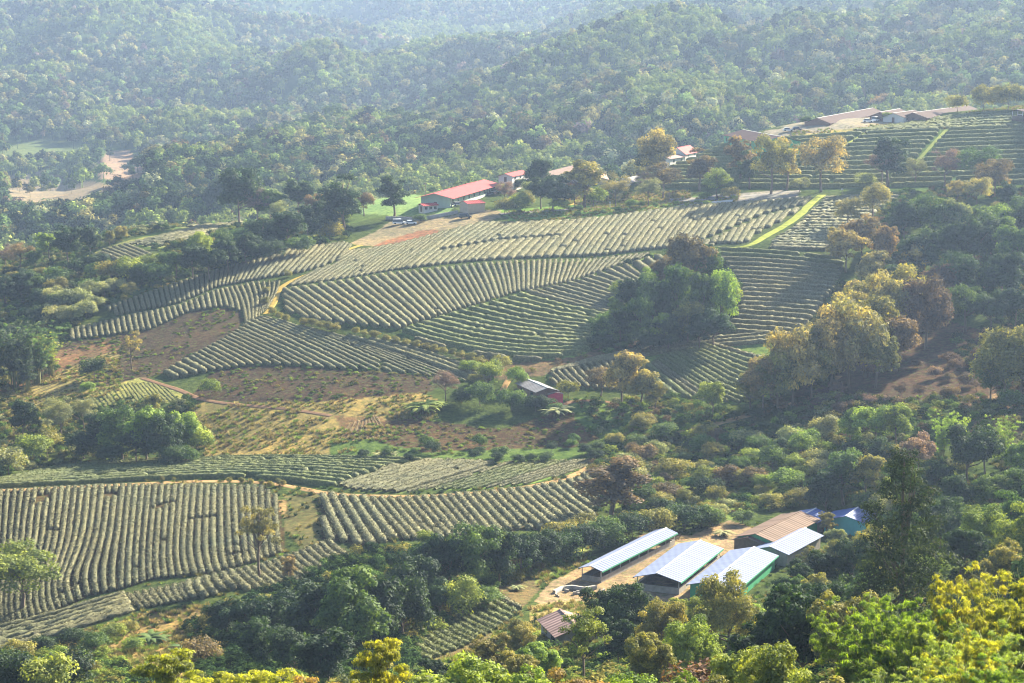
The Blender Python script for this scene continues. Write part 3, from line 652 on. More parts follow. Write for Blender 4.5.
for s in range(3):
    rng_ = np.random.default_rng(530 + s); bl_ = lobed(540 + s, 84, (.045, .10)); V_ = leaves_on(bl_, 15000, .0165, rng_)
    proto("bigoak", clumped(np_mesh("bigoak_crown", V_, quads_of(V_), M_LEAF), CL[0]), trunk_mesh("bigoak_trunk", .65, .018, [bl_[i] for i in rng_.choice(len(bl_), 14, replace=False)], rng_))
for s in range(2):   # broad rounded crowns
    mk_tree("oak", (0, 0, .54, .44, .42, .46), 44, (.075, .16), 8500, .022, 10 + s, top=.55, low=-.75)
for s in range(2):
    mk_tree("bigoak", (0, 0, .52, .45, .43, .48), 80, (.05, .115), 15000, .017, 20 + s, top=.55, low=-.7, nlimb=12)
for s in range(3):   # tall, open, upswept
    mk_tree("tall", (0, 0, .57, .26, .25, .44), 38, (.05, .10), 6500, .019, 30 + s, top=.8, r0=.02, low=-.9, bias=.4)
for s in range(2):   # lone, sparse, see-through
    mk_tree("sparse", (0, 0, .64, .30, .28, .34), 36, (.035, .07), 5200, .012, 40 + s, top=.85, r0=.015, bias=.35, nlimb=18)
for s in range(3):   # broad with a clear stem and dry leaves
    mk_tree("umbrella", (0, 0, .58, .46, .44, .42), 38, (.09, .14), 7500, .018, 50 + s, top=.6, r0=.024, low=-.8, bias=.5, nlimb=9)
for s in range(4):   # bushes down to the ground
    mk_tree("bush", (0, 0, .42, .58, .56, .55), 26, (.15, .26), 4200, .034, 60 + s, top=.3, r0=.02, low=-.35, nlimb=4)
for s in range(2):   # clipped round bushes
    mk_tree("ball", (0, 0, .5, .42, .42, .46), 14, (.2, .28), 3000, .035, 70 + s, top=.3, r0=.03, low=-.95, nlimb=3)
for s in range(2):   # layered feathery sprays
    mk_tree("feather", (0, 0, .62, .42, .40, .38), 64, (.045, .10), 12000, .02, 80 + s, mat=M_LEAFN, flat=.38, top=.8, r0=.014, thin=.3, low=-.9, nlimb=20)
def conifer(seed):
    rng = np.random.default_rng(seed); bl = []
    for i in range(90):
        z = .14 + .84 * (i / 90) ** 1.05; R = .27 * (1 - (z - .14) / .9) ** .75 + .012; a = i * 2.4 + rng.random(); q = rng.uniform(.45, 1); r = .03 + .05 * (1 - z)
        bl.append((math.cos(a) * R * q, math.sin(a) * R * q, z, r * 1.25, r * 1.25, r * .8))
    V = leaves_on(bl, 26000, .0085, rng, thin=.35); tg = [bl[i] for i in range(0, 90, 5)]
    proto("conifer", clumped(np_mesh("conifer_crown", V, quads_of(V), M_LEAF), CL[0]), trunk_mesh("conifer_trunk", .96, .014, tg, rng, .0))
conifer(91); conifer(92)
def bare(seed):
    rng = np.random.default_rng(seed); bl = blobs_in((0, 0, .6, .42, .4, .38), 30, (.08, .13), rng, 1, .5, -.7)
    V = leaves_on(bl, 5200, .03, rng, thin=.1, rnd=2., shell=(.2, 1.1)); c0 = CL[0]; V2 = leaves_on(bl, 1500, .014, rng); CL[0] = np.r_[c0, CL[0]]; V = np.concatenate([V, V2])
    proto("bare", clumped(np_mesh("bare_crown", V, quads_of(V), M_TWIG), CL[0]), trunk_mesh("bare_trunk", .7, .018, bl[:16], rng))
bare(95); bare(96); bare(97)
def bamboo(seed, kind="bamboo", nc=26, nl=420, ls=.02, spread=.42):
    rng = np.random.default_rng(seed); mb = MB(); VV = []; CC = []
    for c in range(nc):
        a = rng.uniform(0, 2 * math.pi); h = rng.uniform(.62, 1.0); out = rng.uniform(.15, 1) * spread; b0 = rng.uniform(0, .07); path = []
        for i in range(9):
            t = i / 8; r = b0 + out * t ** 2.4; z = h * (t - .17 * t ** 5) ; path.append(Vector((math.cos(a) * r, math.sin(a) * r, z)))
        mb.tube(path, [.0055 * (1 - .75 * i / 8) for i in range(9)], 4)
        # plumes: small drooping sprays strung along the upper cane
        bl = []
        for j in range(11):
            t = rng.uniform(.3, 1.0); k = min(int(t * 8), 7); p = path[k].lerp(path[k + 1], t * 8 - k); rr = .036 * (1.25 - .6 * t); of = rng.normal(size=3) * rr
            bl.append((p.x + of[0], p.y + of[1], p.z + of[2] * .5 - .008, rr * 1.2, rr * 1.2, rr * .62))
        VV.append(leaves_on(bl, nl, ls, rng, thin=.16, rnd=.7, up=.5, shell=(.3, 1.1))); CC.append(CL[0])
    V = np.concatenate(VV); proto(kind, clumped(np_mesh(kind + "_crown", V, quads_of(V), M_LEAFN), np.concatenate(CC)), mb.mesh(kind + "_canes", M_CANE, True))
bamboo(101); bamboo(102)
for s in range(3): bamboo(110 + s, "bigbamboo", 40, 1000, .0175, .42)
def banana(seed):
    rng = np.random.default_rng(seed); V, Fq = [], []; mb = MB()
    for st in range(4):
        ox, oy = rng.normal(size=2) * .12 * (st > 0); hs = rng.uniform(.16, .34); mb.tube([(ox, oy, -.03), (ox, oy, hs * .5), (ox * 1.1, oy * 1.1, hs)], [.035, .03, .02], 6)
        for k in range(8):
            a = k * 2 * math.pi / 8 + rng.normal() * .25; ln = rng.uniform(.5, .75); up = rng.uniform(.7, 1.25); n0 = len(V)
            for i in range(7):
                t = i / 6; r = ln * t * math.cos(up * (1 - t * .95)); z = hs + ln * (math.sin(up) * t - .75 * t * t); w = .085 * math.sin(math.pi * min(1, t * .85 + .12)) ; p = (-math.sin(a), math.cos(a))
                cx, cy_ = ox + math.cos(a) * r, oy + math.sin(a) * r
                V += [(cx - p[0] * w, cy_ - p[1] * w, z - w * .25), (cx, cy_, z), (cx + p[0] * w, cy_ + p[1] * w, z - w * .25)]
            for i in range(6): b = n0 + i * 3; Fq += [(b, b + 1, b + 4, b + 3), (b + 1, b + 2, b + 5, b + 4)]
    proto("banana", clumped(np_mesh("banana_crown", V, Fq, M_LEAF), np.full(len(Fq), .6)), mb.mesh("banana_stem", M_CANE, True))
banana(120); banana(121)

C = dict(DG=(.03, .058, .024), MG=(.075, .13, .034), LG=(.18, .26, .05), PG=(.23, .25, .12), OL=(.2, .19, .055), GO=(.33, .275, .11), RU=(.24, .17, .085), RD=(.15, .11, .06),
         PK=(.24, .17, .15), LM=(.15, .22, .018), YL=(.26, .27, .025), OR=(.22, .15, .045), BR=(.1, .055, .033), PB=(.1, .07, .055), YG=(.2, .25, .05))
PR = random.Random(5); NAMES = {"oak": "broadleaf_tree", "bigoak": "broadleaf_tree", "tall": "tall_tree", "sparse": "tall_tree", "umbrella": "broadleaf_tree", "bush": "bush", "ball": "clipped_bush",
  "feather": "feathery_tree", "conifer": "conifer_tree", "bare": "bare_tree", "bamboo": "bamboo_clump", "bigbamboo": "bamboo_clump", "banana": "banana_plant"}
PCOUNT = {}
def fit(label):
    while len(label.split()) > 16 and " the " in label: label = label[::-1].replace(" eht ", " ", 1)[::-1]
    return label
def plant(kind, u, v, hpx, col, w=1., label="", group=None, vary=.12):
    label = fit(label); w *= 1.14 if kind in ("oak", "bigoak", "tall", "umbrella") else 1
    p = hit([u], [v])[0]; hm = hpx * p[1] / F
    pl = PROTO[kind]; i = PCOUNT.get(kind, 0); PCOUNT[kind] = i + 1; cm, tm = pl[i % len(pl)]
    nm = NAMES[kind]; e = empty(nm, (p[0], p[1], p[2] - .1), PR.uniform(0, 6.28)); k = PR.uniform(.92, 1.08)
    e.scale = (hm * w * k, hm * w * k, hm)
    cr = obj("canes" if False else "crown", cm, e); c = C[col] if isinstance(col, str) else col; f = 1 + PR.uniform(-vary, vary)
    cr.color = (c[0] * f * (1 + PR.uniform(-.08, .08)), c[1] * f, c[2] * f, 1)
    if tm is not None: obj({"bamboo_clump": "canes", "banana_plant": "stem"}.get(nm, "trunk"), tm, e)
    cat = "bamboo" if "bamboo" in kind else "banana plant" if kind == "banana" else "bush" if kind in ("bush", "ball") else "tree"
    tag(e, label, cat, group); e["_u"] = u; return e
ORD = "first second third fourth fifth sixth seventh eighth ninth tenth eleventh twelfth thirteenth fourteenth fifteenth sixteenth seventeenth eighteenth nineteenth twentieth".split()
KW = {"oak": "tree", "bigoak": "tree", "tall": "tall tree", "sparse": "thin open tree", "umbrella": "spreading tree", "bush": "bush", "ball": "clipped bush", "feather": "feathery tree", "conifer": "conifer", "bare": "bare twiggy tree", "bamboo": "bamboo clump", "bigbamboo": "bamboo clump", "banana": "banana plant"}
CW_ = dict(DG="dark green", MG="green", LG="light green", PG="pale green", OL="olive", GO="golden", RU="rusty", RD="dark reddish", PK="pinkish", LM="lime green", YL="yellow green", OR="orange leaved", BR="brown", PB="purplish brown", YG="yellowish green")
def stand(where, text, group=None, vary=.12, dv=0, hs=1.):
    """text: 'kind u v hpx colour [w]; ...' ; each member is singled out by its look, else by its order along the stand"""
    rows = []
    for t in text.replace("\n", " ").split(";"):
        q = t.split()
        if not q: continue
        rows.append((q[0], float(q[1]), float(q[2]) + dv, float(q[3]) * hs, q[4], float(q[5]) if len(q) > 5 else 1.))
    by = {}
    for r in rows: by.setdefault((KW[r[0]], r[4]), []).append(r)
    for (kw, cl), rs in by.items():
        rs.sort(key=lambda r: r[1])
        for k, r in enumerate(rs):
            hs = sorted(rs, key=lambda q: -q[3])
            if len(rs) == 1: lab = f"{CW_[cl]} {kw} {where}"
            elif len(rs) <= 20: lab = f"{ORD[k]} {CW_[cl]} {kw} from the left {where}"
            else: lab = f"{CW_[cl]} {kw} {where}"
            plant(r[0], r[1], r[2], r[3], r[4], r[5], lab, group or (kw + "s " + where), vary)
# ------------------------------------------------------------------ single trees and stands
def one(kind, u, v, h, c, w, label): return plant(kind, u, v, h, c, w, label)
one("sparse", 260, 578, 82, "OL", 1.15, "tall open tree with a bare stem standing alone in the wavy tea field")
one("umbrella", 23, 610, 74, "YG", 1.15, "yellowish round tree standing in the wavy tea field at the photo edge")
one("tall", 290, 584, 36, "RU", .9, "small rusty tree beside the bend of the narrow tea strip")
one("sparse", 132, 369, 44, "GO", 1.0, "small dry golden tree with a thin pale stem on the bare brown slope")
one("bush", 94, 379, 24, "DG", 1.1, "dark round bush on the striped bare slope")
one("bush", 88, 394, 13, "LG", 1.2, "low light green bush under the striped bare slope")
one("bush", 211, 396, 20, "LG", 1.0, "bright green round bush beside the red dirt track")
one("tall", 394, 219, 45, "DG", 1.35, "tall dark tree standing alone on the ridge lawn by the white cars")
one("umbrella", 364, 216, 26, "RD", 1.0, "small reddish tree between the tall ridge tree and the dark wood")
one("oak", 622, 407, 64, "GO", .85, "large golden tree above the dirt path beside the hut")
one("tall", 641, 409, 52, "GO", 1.2, "narrower golden tree touching the large golden one")
one("tall", 655, 410, 36, "OL", 1.3, "small olive tree at the end of the golden pair")
one("umbrella", 601, 397, 32, "RD", 1.2, "low brownish tree on the hut side of the golden pair")
one("oak", 712, 417, 43, "YG", .95, "rounded yellow green tree by the small terraced slope")
one("bush", 568, 398, 20, "OL", 1.2, "olive bush in front of the hooked tea rows by the hut")
one("tall", 612, 520, 66, "RD", 1.9, "dark reddish tree at the end of the evenly striped tea field")
one("conifer", 899, 668, 236, (.036, .054, .018), .98, "tall dark pointed conifer rising above the wood")
one("sparse", 583, 690, 96, "YG", 1.1, "thin young tree with a bare stem in front of the rusty roof")
one("bush", 720, 735, 85, "BR", 1.2, "dead red brown bush among the green trees below the sheds")
one("bare", 446, 402, 34, "PK", 1.2, "pinkish flowering tree beside the banana plants and the hut bushes")
stand("on the ridge behind the pale tea field", """oak 190 221 28 OL 1.1; oak 205 223 36 DG .9; oak 222 224 46 DG .9; oak 240 225 54 DG .95; bare 258 224 34 PK 1; oak 270 222 34 MG 1; oak 299 216 38 DG .95; bare 277 232 30 PG 1.1;
 oak 262 254 34 DG 1.2; oak 287 250 40 DG 1.2; oak 307 243 38 DG 1; oak 324 238 42 DG .9; tall 344 234 56 DG 1.25; oak 314 224 28 RD 1; bush 270 262 22 DG 1.2; bush 300 256 20 MG 1.2; bush 330 240 18 OL 1.2; bush 252 262 24 DG 1.2; bush 420 222 8 MG 1.5""", hs=1.12)
stand("in the hollow behind the upper tea band", """oak 192 280 40 DG 1; oak 210 280 38 DG 1; oak 229 274 40 DG 1; oak 246 266 38 DG 1; oak 176 278 30 MG 1; oak 200 262 32 YG .9; bush 160 284 24 MG 1.2; bush 143 284 24 DG 1.2; bush 128 282 26 YG 1.2; bush 112 283 26 OL 1.2;
 oak 96 276 26 DG 1.1; bush 80 280 26 DG 1.2; bush 60 288 24 MG 1.2; bush 148 272 20 YG 1.2; bush 165 268 18 MG 1.2; bush 240 240 14 MG 1.3; bush 222 246 18 MG 1.3""")  # yellowish tree paints the dark clump's gold sunlit top into crown colour
stand("by the hazy edge of the far valley", """oak 68 262 40 DG .9; oak 91 257 34 DG .9; oak 50 262 34 LG 1.1; bare 20 272 32 RU 1.2; bare 5 270 28 PK 1.2; oak 36 270 24 MG 1; oak 110 246 18 OL 1; oak 122 241 16 OL 1; oak 157 232 9 DG 1; bush 178 226 10 MG 1.5; bush 25 280 12 DG 1.6; bush 40 276 10 OL 1.5""")
stand("among the silvery scrub beside the big bamboo", """bush 52 306 22 PG 1.2; bush 66 312 24 PG 1.2; bush 80 308 22 PG 1.2; bush 92 300 20 PG 1.2; bush 72 322 20 PG 1.2; bush 86 318 20 PG 1.2; bush 58 325 22 PG 1.2; bush 105 296 18 PG 1.2; bush 118 292 16 PG 1.2; bush 97 310 16 PG 1.2;
 oak 22 302 34 DG 1.1; oak 5 306 34 DG 1.1; oak 38 296 26 MG 1.1; oak 12 290 22 OL 1.1; bush 130 296 14 OL 1.3""")
stand("at the foot of the bare brown slope", """bamboo 14 388 88 DG 1; bamboo 38 384 80 MG .95; bamboo -8 396 88 DG 1; bamboo 52 376 56 YG .9; bamboo 28 392 60 DG 1""")
stand("on the flat above the loose tea strip", """bigoak 24 452 52 DG .9; bush 34 472 34 YG 1.1; bush 8 484 32 PG 1.1; bare 62 448 48 PG 1.1; bush 48 466 30 OL 1.1; bare 84 440 36 PG 1.2; oak 102 466 52 DG 1; oak 122 470 62 MG .95; oak 146 472 66 LG .85; oak 137 474 44 DG 1.2; oak 164 473 54 DG .95;
 oak 183 466 56 LG .8; bush 197 464 34 YG 1.05; bush 84 468 32 DG 1.2; bush 173 476 26 DG 1.2; bush 112 476 28 DG 1.2; oak 150 432 34 OL .9; bush 186 474 20 MG 1.2""", dv=-9)
stand("around the red walled hut", """bush 480 406 27 MG 1.05; bush 511 411 25 MG 1.25; bush 517 386 20 LG 1.3; bush 491 383 26 YG 1; bush 500 372 18 OL 1.2; bush 470 372 14 YG 1.4; bush 536 412 20 DG 1.2; bush 545 410 15 DG 1.3; bush 555 414 13 MG 1.3; bush 462 404 18 DG 1.2; bush 475 384 12 OL 1.3""")
for k, (u, v, h) in enumerate([(418, 414, 26), (428, 412, 24), (438, 408, 18), (559, 416, 22), (380, 458, 14), (392, 457, 12)]):
    one("banana", u, v, h, "YG" if k < 3 else "PG", 1.1, f"{ORD[k]} banana plant from the pinkish tree towards the hut and the flat strip")
stand("in the bushy grove on the main tea slope", """oak 689 300 76 RD .75; oak 700 290 54 MG 1; oak 676 330 76 MG .62; oak 655 338 62 DG .7; oak 702 335 74 MG .66; oak 721 332 66 LG .62; oak 640 345 56 MG .7; oak 620 345 42 DG .9; oak 688 345 50 OL .8; oak 664 350 44 LG .8; oak 606 346 36 MG 1; bush 620 300 20 YG 1.2;
 oak 668 352 40 DG .9; oak 700 352 44 DG .9; oak 714 350 48 DG 1; oak 634 316 44 DG 1; oak 615 318 24 LG 1; oak 649 300 36 LG 1; oak 726 318 50 YG .8; bush 600 350 18 DG 1.3; bush 650 354 26 DG 1.3; oak 664 292 40 RD .8""")  # light crowns at the right end paint the grove's sunlit side
stand("in the rusty grove climbing beside the terraces", """umbrella 873 222 40 GO .95; umbrella 848 230 32 GO 1; oak 862 262 48 RU 1; oak 845 272 46 GO 1; oak 885 272 50 RU .9; oak 914 282 44 GO .95; oak 870 292 44 GO 1; oak 838 255 30 OL 1;
 oak 762 416 66 RU .8; tall 750 414 46 OL 1.2; oak 777 414 64 OL .8; oak 792 410 86 GO .7; oak 812 404 82 OL .75; oak 830 398 94 GO .7; oak 848 390 94 GO .75; oak 864 378 88 OL .75; oak 884 352 84 GO .7; oak 903 336 70 OL .8; oak 925 350 76 PB .8; oak 896 372 60 RD .9; oak 806 372 52 GO .8; oak 822 360 46 GO .9; oak 838 372 66 RU .7; oak 856 350 62 GO .8; oak 876 388 60 OL .8;
 oak 846 352 60 GO .8; oak 816 388 60 GO .8; oak 790 392 54 OL .8; oak 770 400 44 GO .9; oak 870 340 66 OL .8; bush 755 420 12 DG 1.4; oak 855 318 40 GO 1""", hs=1.08)
stand("in the dark wood above the burnt gully", """oak 905 246 52 DG 1; oak 930 240 50 MG 1; oak 924 280 56 DG 1; oak 950 272 56 DG .95; oak 952 238 44 PG .9; oak 958 306 56 DG 1; oak 975 270 60 DG .9; oak 992 262 58 MG 1; oak 1000 305 62 DG 1; oak 1018 280 62 MG 1;
 umbrella 965 332 50 MG 1.1; oak 990 335 52 DG 1; oak 1014 332 50 DG 1; oak 1022 250 50 DG 1; oak 900 300 44 DG 1; bush 975 226 24 MG 1.3; bush 1000 230 26 LG 1.3; umbrella 957 204 26 GO 1.1; umbrella 977 205 30 GO 1; umbrella 994 197 34 RU 1.1; oak 1007 210 32 DG 1; bush 1022 215 22 MG 1.3; oak 940 310 54 PB .9;
 oak 985 305 40 DG 1; bush 905 228 22 MG 1.4; bush 932 214 18 OL 1.4; oak 1003 402 76 OL .9; oak 1020 398 84 OL .9; oak 990 402 52 MG .9; bush 1012 412 26 MG 1.2""")
stand("on the stepped hillside below the brown roofs", """tall 740 181 40 RU 1.2; tall 749 189 34 DG 1.2; umbrella 771 194 54 OL .85; tall 786 190 46 GO 1.1; umbrella 821 192 52 GO .95; umbrella 717 199 28 YG 1.1; tall 699 191 38 RD 1.3; bush 800 192 14 PG 1.2; tall 888 187 50 DG 1.2; bare 881 186 36 PK 1; bare 915 186 26 PG 1.2;
 bare 944 187 36 PK 1.1; umbrella 979 184 34 MG 1.3; umbrella 992 195 34 RD 1.1; bush 866 187 14 PG 1.2; bush 705 201 8 LG 1.5; bush 730 199 12 OL 1.3""", hs=1.16)
stand("along the ridge road by the pale roof", """oak 552 212 38 DG 1.3; oak 537 196 38 DG 1.1; oak 541 209 34 DG 1; tall 584 208 50 OL 1.35; bare 615 208 34 GO 1.2; bush 594 207 20 LG 1.2; bare 648 206 28 PG 1.5; oak 627 174 20 MG 1.3; oak 648 178 34 DG 1; oak 657 180 48 GO .85; umbrella 663 198 34 RD 1.1; bare 641 194 22 PK 1.2;
 bare 575 208 26 PK 1.2; bush 520 212 18 YG 1.2; bush 505 214 16 OL 1.2; bush 632 208 9 LG 1.4; bare 505 206 24 PK 1.2; bush 560 212 14 YG 1.3; bush 602 200 14 MG 1.3; bush 672 202 10 OL 1.4; bush 526 206 14 OL 1.3; oak 532 204 24 PG 1; bush 512 190 12 OL 1.3; bush 502 194 10 PG 1.3; bush 521 190 12 DG 1.2; bush 600 172 14 MG 1.2""", hs=1.1)
stand("on the hilltop behind the brown roofs", """bush 867 116 17 GO 1.2; bush 882 115 21 RU 1.3; bush 901 114 14 GO 1.3; bush 926 113 18 RU 1.2; bush 942 110 20 OL 1.3; bush 957 112 19 OL 1.2; bush 984 111 26 OL 1.1; bush 1008 110 29 OL 1.1; bush 1026 110 27 OL 1.1; bush 806 124 8 MG 1.5; bush 888 121 10 LG 1.2; bush 690 146 8 MG 1.5""")
stand("in the green thicket below the burnt gully", """oak 850 446 44 LG 1; oak 874 448 52 LG 1; oak 896 446 50 YG .95; bush 826 440 26 PG 1.2; bush 806 452 26 LG 1.2; bush 790 446 22 PG 1.2; bamboo 941 462 66 LG .7; bamboo 955 458 62 LG .7; oak 968 488 76 DG .95; bamboo 1002 470 72 LG .7; oak 985 476 62 DG .9;
 bush 818 470 24 PG 1.2; oak 843 506 66 MG 1.05; oak 826 518 56 DG 1; oak 866 498 50 OL 1; oak 918 478 54 PK .9; oak 908 512 54 MG 1; oak 935 500 46 DG 1; bush 772 470 26 MG 1.2; bush 786 492 26 LG 1.3; oak 1015 480 46 LG 1; oak 1020 512 50 MG 1; oak 880 470 36 DG 1; bush 757 452 20 MG 1.3; oak 958 520 52 DG 1; oak 990 515 44 MG 1; bush 800 505 20 OL 1.3; bush 900 466 26 OL 1.2""")
stand("in the wood between the blue roof and the conifer", """bigoak 868 578 60 OL .9; bigoak 882 560 56 MG .9; bigoak 800 602 48 DG 1; bigoak 822 592 50 DG 1; bigoak 838 578 44 OL .9; bigoak 786 612 44 DG 1; bigoak 812 576 34 OL 1; bigoak 852 588 56 DG .9; bigoak 940 556 66 DG .95; bigoak 930 596 50 LG .95; bigoak 985 575 78 YG .9; bigoak 1012 560 76 MG .95; bigoak 960 585 70 DG .95; bigoak 826 536 28 OL .9; bigoak 834 556 34 PG .9; bigoak 876 612 60 OL .9; bigoak 1003 610 80 OL .9; bigoak 948 536 44 MG .95; bigoak 970 545 46 YG .95; bigoak 1026 590 96 YG .8""")
stand("in the dark grove in front of the sheds", """bigoak 800 700 138 DG .88; bigoak 764 700 104 DG .95; bigoak 842 700 128 OL .9; bigoak 728 660 102 OL .72; bigoak 604 655 82 DG .8; bigoak 634 660 88 DG .9; bigoak 662 665 76 OL .8; bigoak 690 690 84 YG .8; bigoak 618 670 60 DG .9; bigoak 705 640 52 YG .9; bigoak 650 700 80 OL .9; bigoak 745 640 48 LG 1; bigoak 870 690 110 DG .9; bigoak 822 660 90 DG .8; bigoak 618 640 56 DG 1; bigoak 648 640 50 OL 1; bigoak 790 640 66 DG 1; bigoak 815 622 56 OL 1; bigoak 842 640 72 DG .9; bigoak 680 625 34 YG 1.1; bigoak 862 640 80 MG .9; bigoak 795 610 40 MG 1""")
stand("at the near edge below the wood", """bigbamboo 860 750 196 LM .72; bigbamboo 888 757 214 LM .66; bigbamboo 918 760 190 LM .74; bigbamboo 956 752 236 YL .6; bigbamboo 985 762 180 YG .85; bigbamboo 1018 752 240 YL .7; bigbamboo 938 772 170 YG .85; bigbamboo 1004 778 160 LM .9; bigbamboo 905 780 150 YG .9; bigbamboo 872 775 130 MG .9; bigbamboo 970 775 190 YL .8""")
stand("at the near edge below the tea strips", """feather 168 758 130 YL .8; feather 205 765 102 YL 1; feather 240 762 112 YL 1; feather 276 765 112 YL 1; feather 312 768 106 OR 1; feather 345 768 88 YG 1; feather 380 762 150 YL .6; feather 395 775 100 YG 1.1; feather 430 765 104 YG 1; bigoak 350 730 60 PG 1.1; feather 8 745 62 YL 1; bush 25 700 50 DG 1.1; bush 48 700 54 YG 1; bush 70 690 46 DG 1.1; bush 4 690 46 DG 1.1""")
stand("at the near edge in front of the rusty roof", """bigoak 460 762 122 YG 1; bigoak 496 760 116 YG 1; bigoak 470 740 70 OL 1.1; bigoak 532 762 110 LG 1; bigoak 560 745 84 OR 1; bigoak 600 755 96 OR 1; bigoak 572 770 100 YG 1; bigoak 640 760 100 LG 1; bigoak 676 762 104 LM .9; feather 625 765 100 LM 1; bigoak 740 745 122 YG .95; bigoak 768 755 130 YG .85; bigoak 712 755 92 OL 1; bigoak 800 760 100 YG 1; bigoak 840 765 100 OL 1; bigoak 520 700 60 OL 1.1; bigoak 540 690 56 LG 1.1; bigoak 490 685 60 OL 1; bigoak 432 690 40 DG 1.2; bigoak 520 655 40 OL 1.1""")
stand("in the dark thicket under the narrow tea strip", """oak 345 668 118 MG .85; oak 316 655 92 DG .95; oak 378 655 96 DG .85; oak 300 640 70 DG 1; oak 275 650 66 DG 1.1; oak 250 645 58 DG 1.1; oak 228 640 50 DG 1.1; oak 260 672 60 DG 1.1; oak 295 680 60 DG 1.1; oak 330 690 70 DG 1.1; bush 214 630 24 OL 1.3; bush 232 618 22 OL 1.3; bush 262 608 16 OL 1.4;
 bush 200 668 36 RD 1.2; oak 404 645 76 DG .85; oak 412 622 78 DG .8; bush 405 640 44 OL 1.1""")
stand("in the thicket between the tea rows and the sheds", """oak 425 600 66 DG .9; oak 450 598 76 DG .85; oak 474 592 78 MG .85; oak 500 588 66 DG .9; oak 440 622 52 DG 1; bush 462 618 44 YG 1; oak 430 562 38 YG 1; oak 520 578 52 DG 1; oak 542 570 44 DG 1; bush 560 562 36 DG 1.1; bush 582 556 34 DG 1.2; bush 604 548 34 MG 1.2; bush 632 540 32 DG 1.2; bush 655 535 32 OL 1.2; bush 684 530 30 DG 1.2; bush 708 528 26 MG 1.2;
 bush 560 545 28 OL 1.3; bush 585 538 26 OL 1.3; bush 636 526 14 YG 1.3; bush 485 610 26 MG 1.2; bush 400 588 22 DG 1.3; bush 660 518 24 DG 1.2""")
stand("on the weedy bank under the wavy tea field", """banana 152 644 28 MG 1.1; banana 184 654 22 MG 1.2; banana 203 658 24 MG 1.2; bush 74 650 26 DG 1.3; bush 95 655 26 MG 1.2; bush 112 640 20 YG 1.3; bush 130 632 14 OL 1.4; bush 44 656 24 DG 1.2; bush 20 662 26 OL 1.2; bush 134 652 18 LG 1.2; bush 60 672 28 LG 1""")
for u, v, h in [(701, 480, 12), (684, 495, 12), (716, 462, 9), (724, 536, 14), (745, 478, 10), (822, 484, 12), (690, 548, 14), (518, 590, 12)]:
    one("banana", u, v, h, "PG", 1.3, f"small banana plant, {ORD[[701,684,716,724,745,822,690,518].index(u)]} of those scattered over the green valley floor")
# round clipped bushes in lines
line1 = [(272, 314, 9), (279, 318, 9), (286, 321, 9), (305, 325, 10), (312, 326, 10), (320, 328, 10), (328, 329, 10), (335, 330, 10), (356, 333, 8), (364, 335, 8), (374, 338, 10), (386, 341, 9), (396, 343, 9), (406, 345, 9), (416, 347, 9), (425, 349, 9), (434, 351, 9), (443, 353, 9), (452, 355, 9), (461, 358, 10), (470, 361, 11), (479, 365, 12), (265, 304, 9), (266, 292, 8), (288, 276, 8)]
for u, v, h in line1: plant("ball", u, v + 1, h, "OL", 1.35, "round clipped bush in the line beside the winding yellow path", "clipped bushes along the yellow path")
for u, v, h in [(229, 483, 8), (242, 484, 8), (251, 485, 8), (262, 487, 8), (270, 488, 9), (279, 486, 9), (283, 486, 8), (162, 481, 6), (174, 481, 5)]:
    plant("ball", u, v, h, "OL", 1.0, "small clipped bush standing beside the tan dirt track", "clipped bushes along the dirt track")
# scattered bushes, each a plant of its own
def sow(where, poly, n, hr, cols, kinds=("bush",), w=1.25, seed=1):
    P = pts(poly); rr = random.Random(seed); xs = [p[0] for p in P]; ys = [p[1] for p in P]; out = []; tries = 0
    while len(out) < n and tries < 4000:
        tries += 1; u, v = rr.uniform(min(xs), max(xs)), rr.uniform(min(ys), max(ys))
        if not bool(pip(np.array([u]), np.array([v]), P)[0]): continue
        if any(abs(u - a) < 7 and abs(v - b) < 3 for a, b in out): continue
        out.append((u, v))
    for u, v in sorted(out):
        cl = rr.choice(cols.split()); plant(rr.choice(kinds), u, v, rr.uniform(*hr), cl, w * rr.uniform(.8, 1.2), f"{CW_[cl]} bush {where}", f"{CW_[cl]} bushes {where}", .2)
sow("in the rough scrub between the dirt track and the sheds", "590,470 600,445 620,425 680,425 720,445 760,450 770,520 700,530 640,520 620,500", 40, (14, 26), "OL OL PG YG MG RD", seed=3)
sow("on the green valley floor beyond the blue roof", "700,440 800,440 900,470 900,520 800,510 740,530 700,500", 26, (12, 24), "MG YG DG OL LG PG", seed=4)
sow("in the dark belt below the bare brown plot", "335,452 420,448 560,444 600,440 600,462 520,464 430,462 350,462", 20, (8, 15), "DG MG MG DG", seed=5)
sow("in the scorched gully by the rusty grove", "830,370 900,345 985,350 985,400 900,420 840,415 800,425", 24, (8, 20), "PB PB RD PK", kinds=("bush", "bare"), w=1.3, seed=6)
sow("on the bank between ridge road and pale field", "505,213 600,209 690,202 740,199 735,203 640,214 520,219", 12, (4, 7), "LG MG YG", w=1.5, seed=7)
sow("in the undergrowth at the foot of the hollow", "0,300 60,262 110,285 60,330 30,320", 12, (14, 22), "DG MG OL", seed=8)
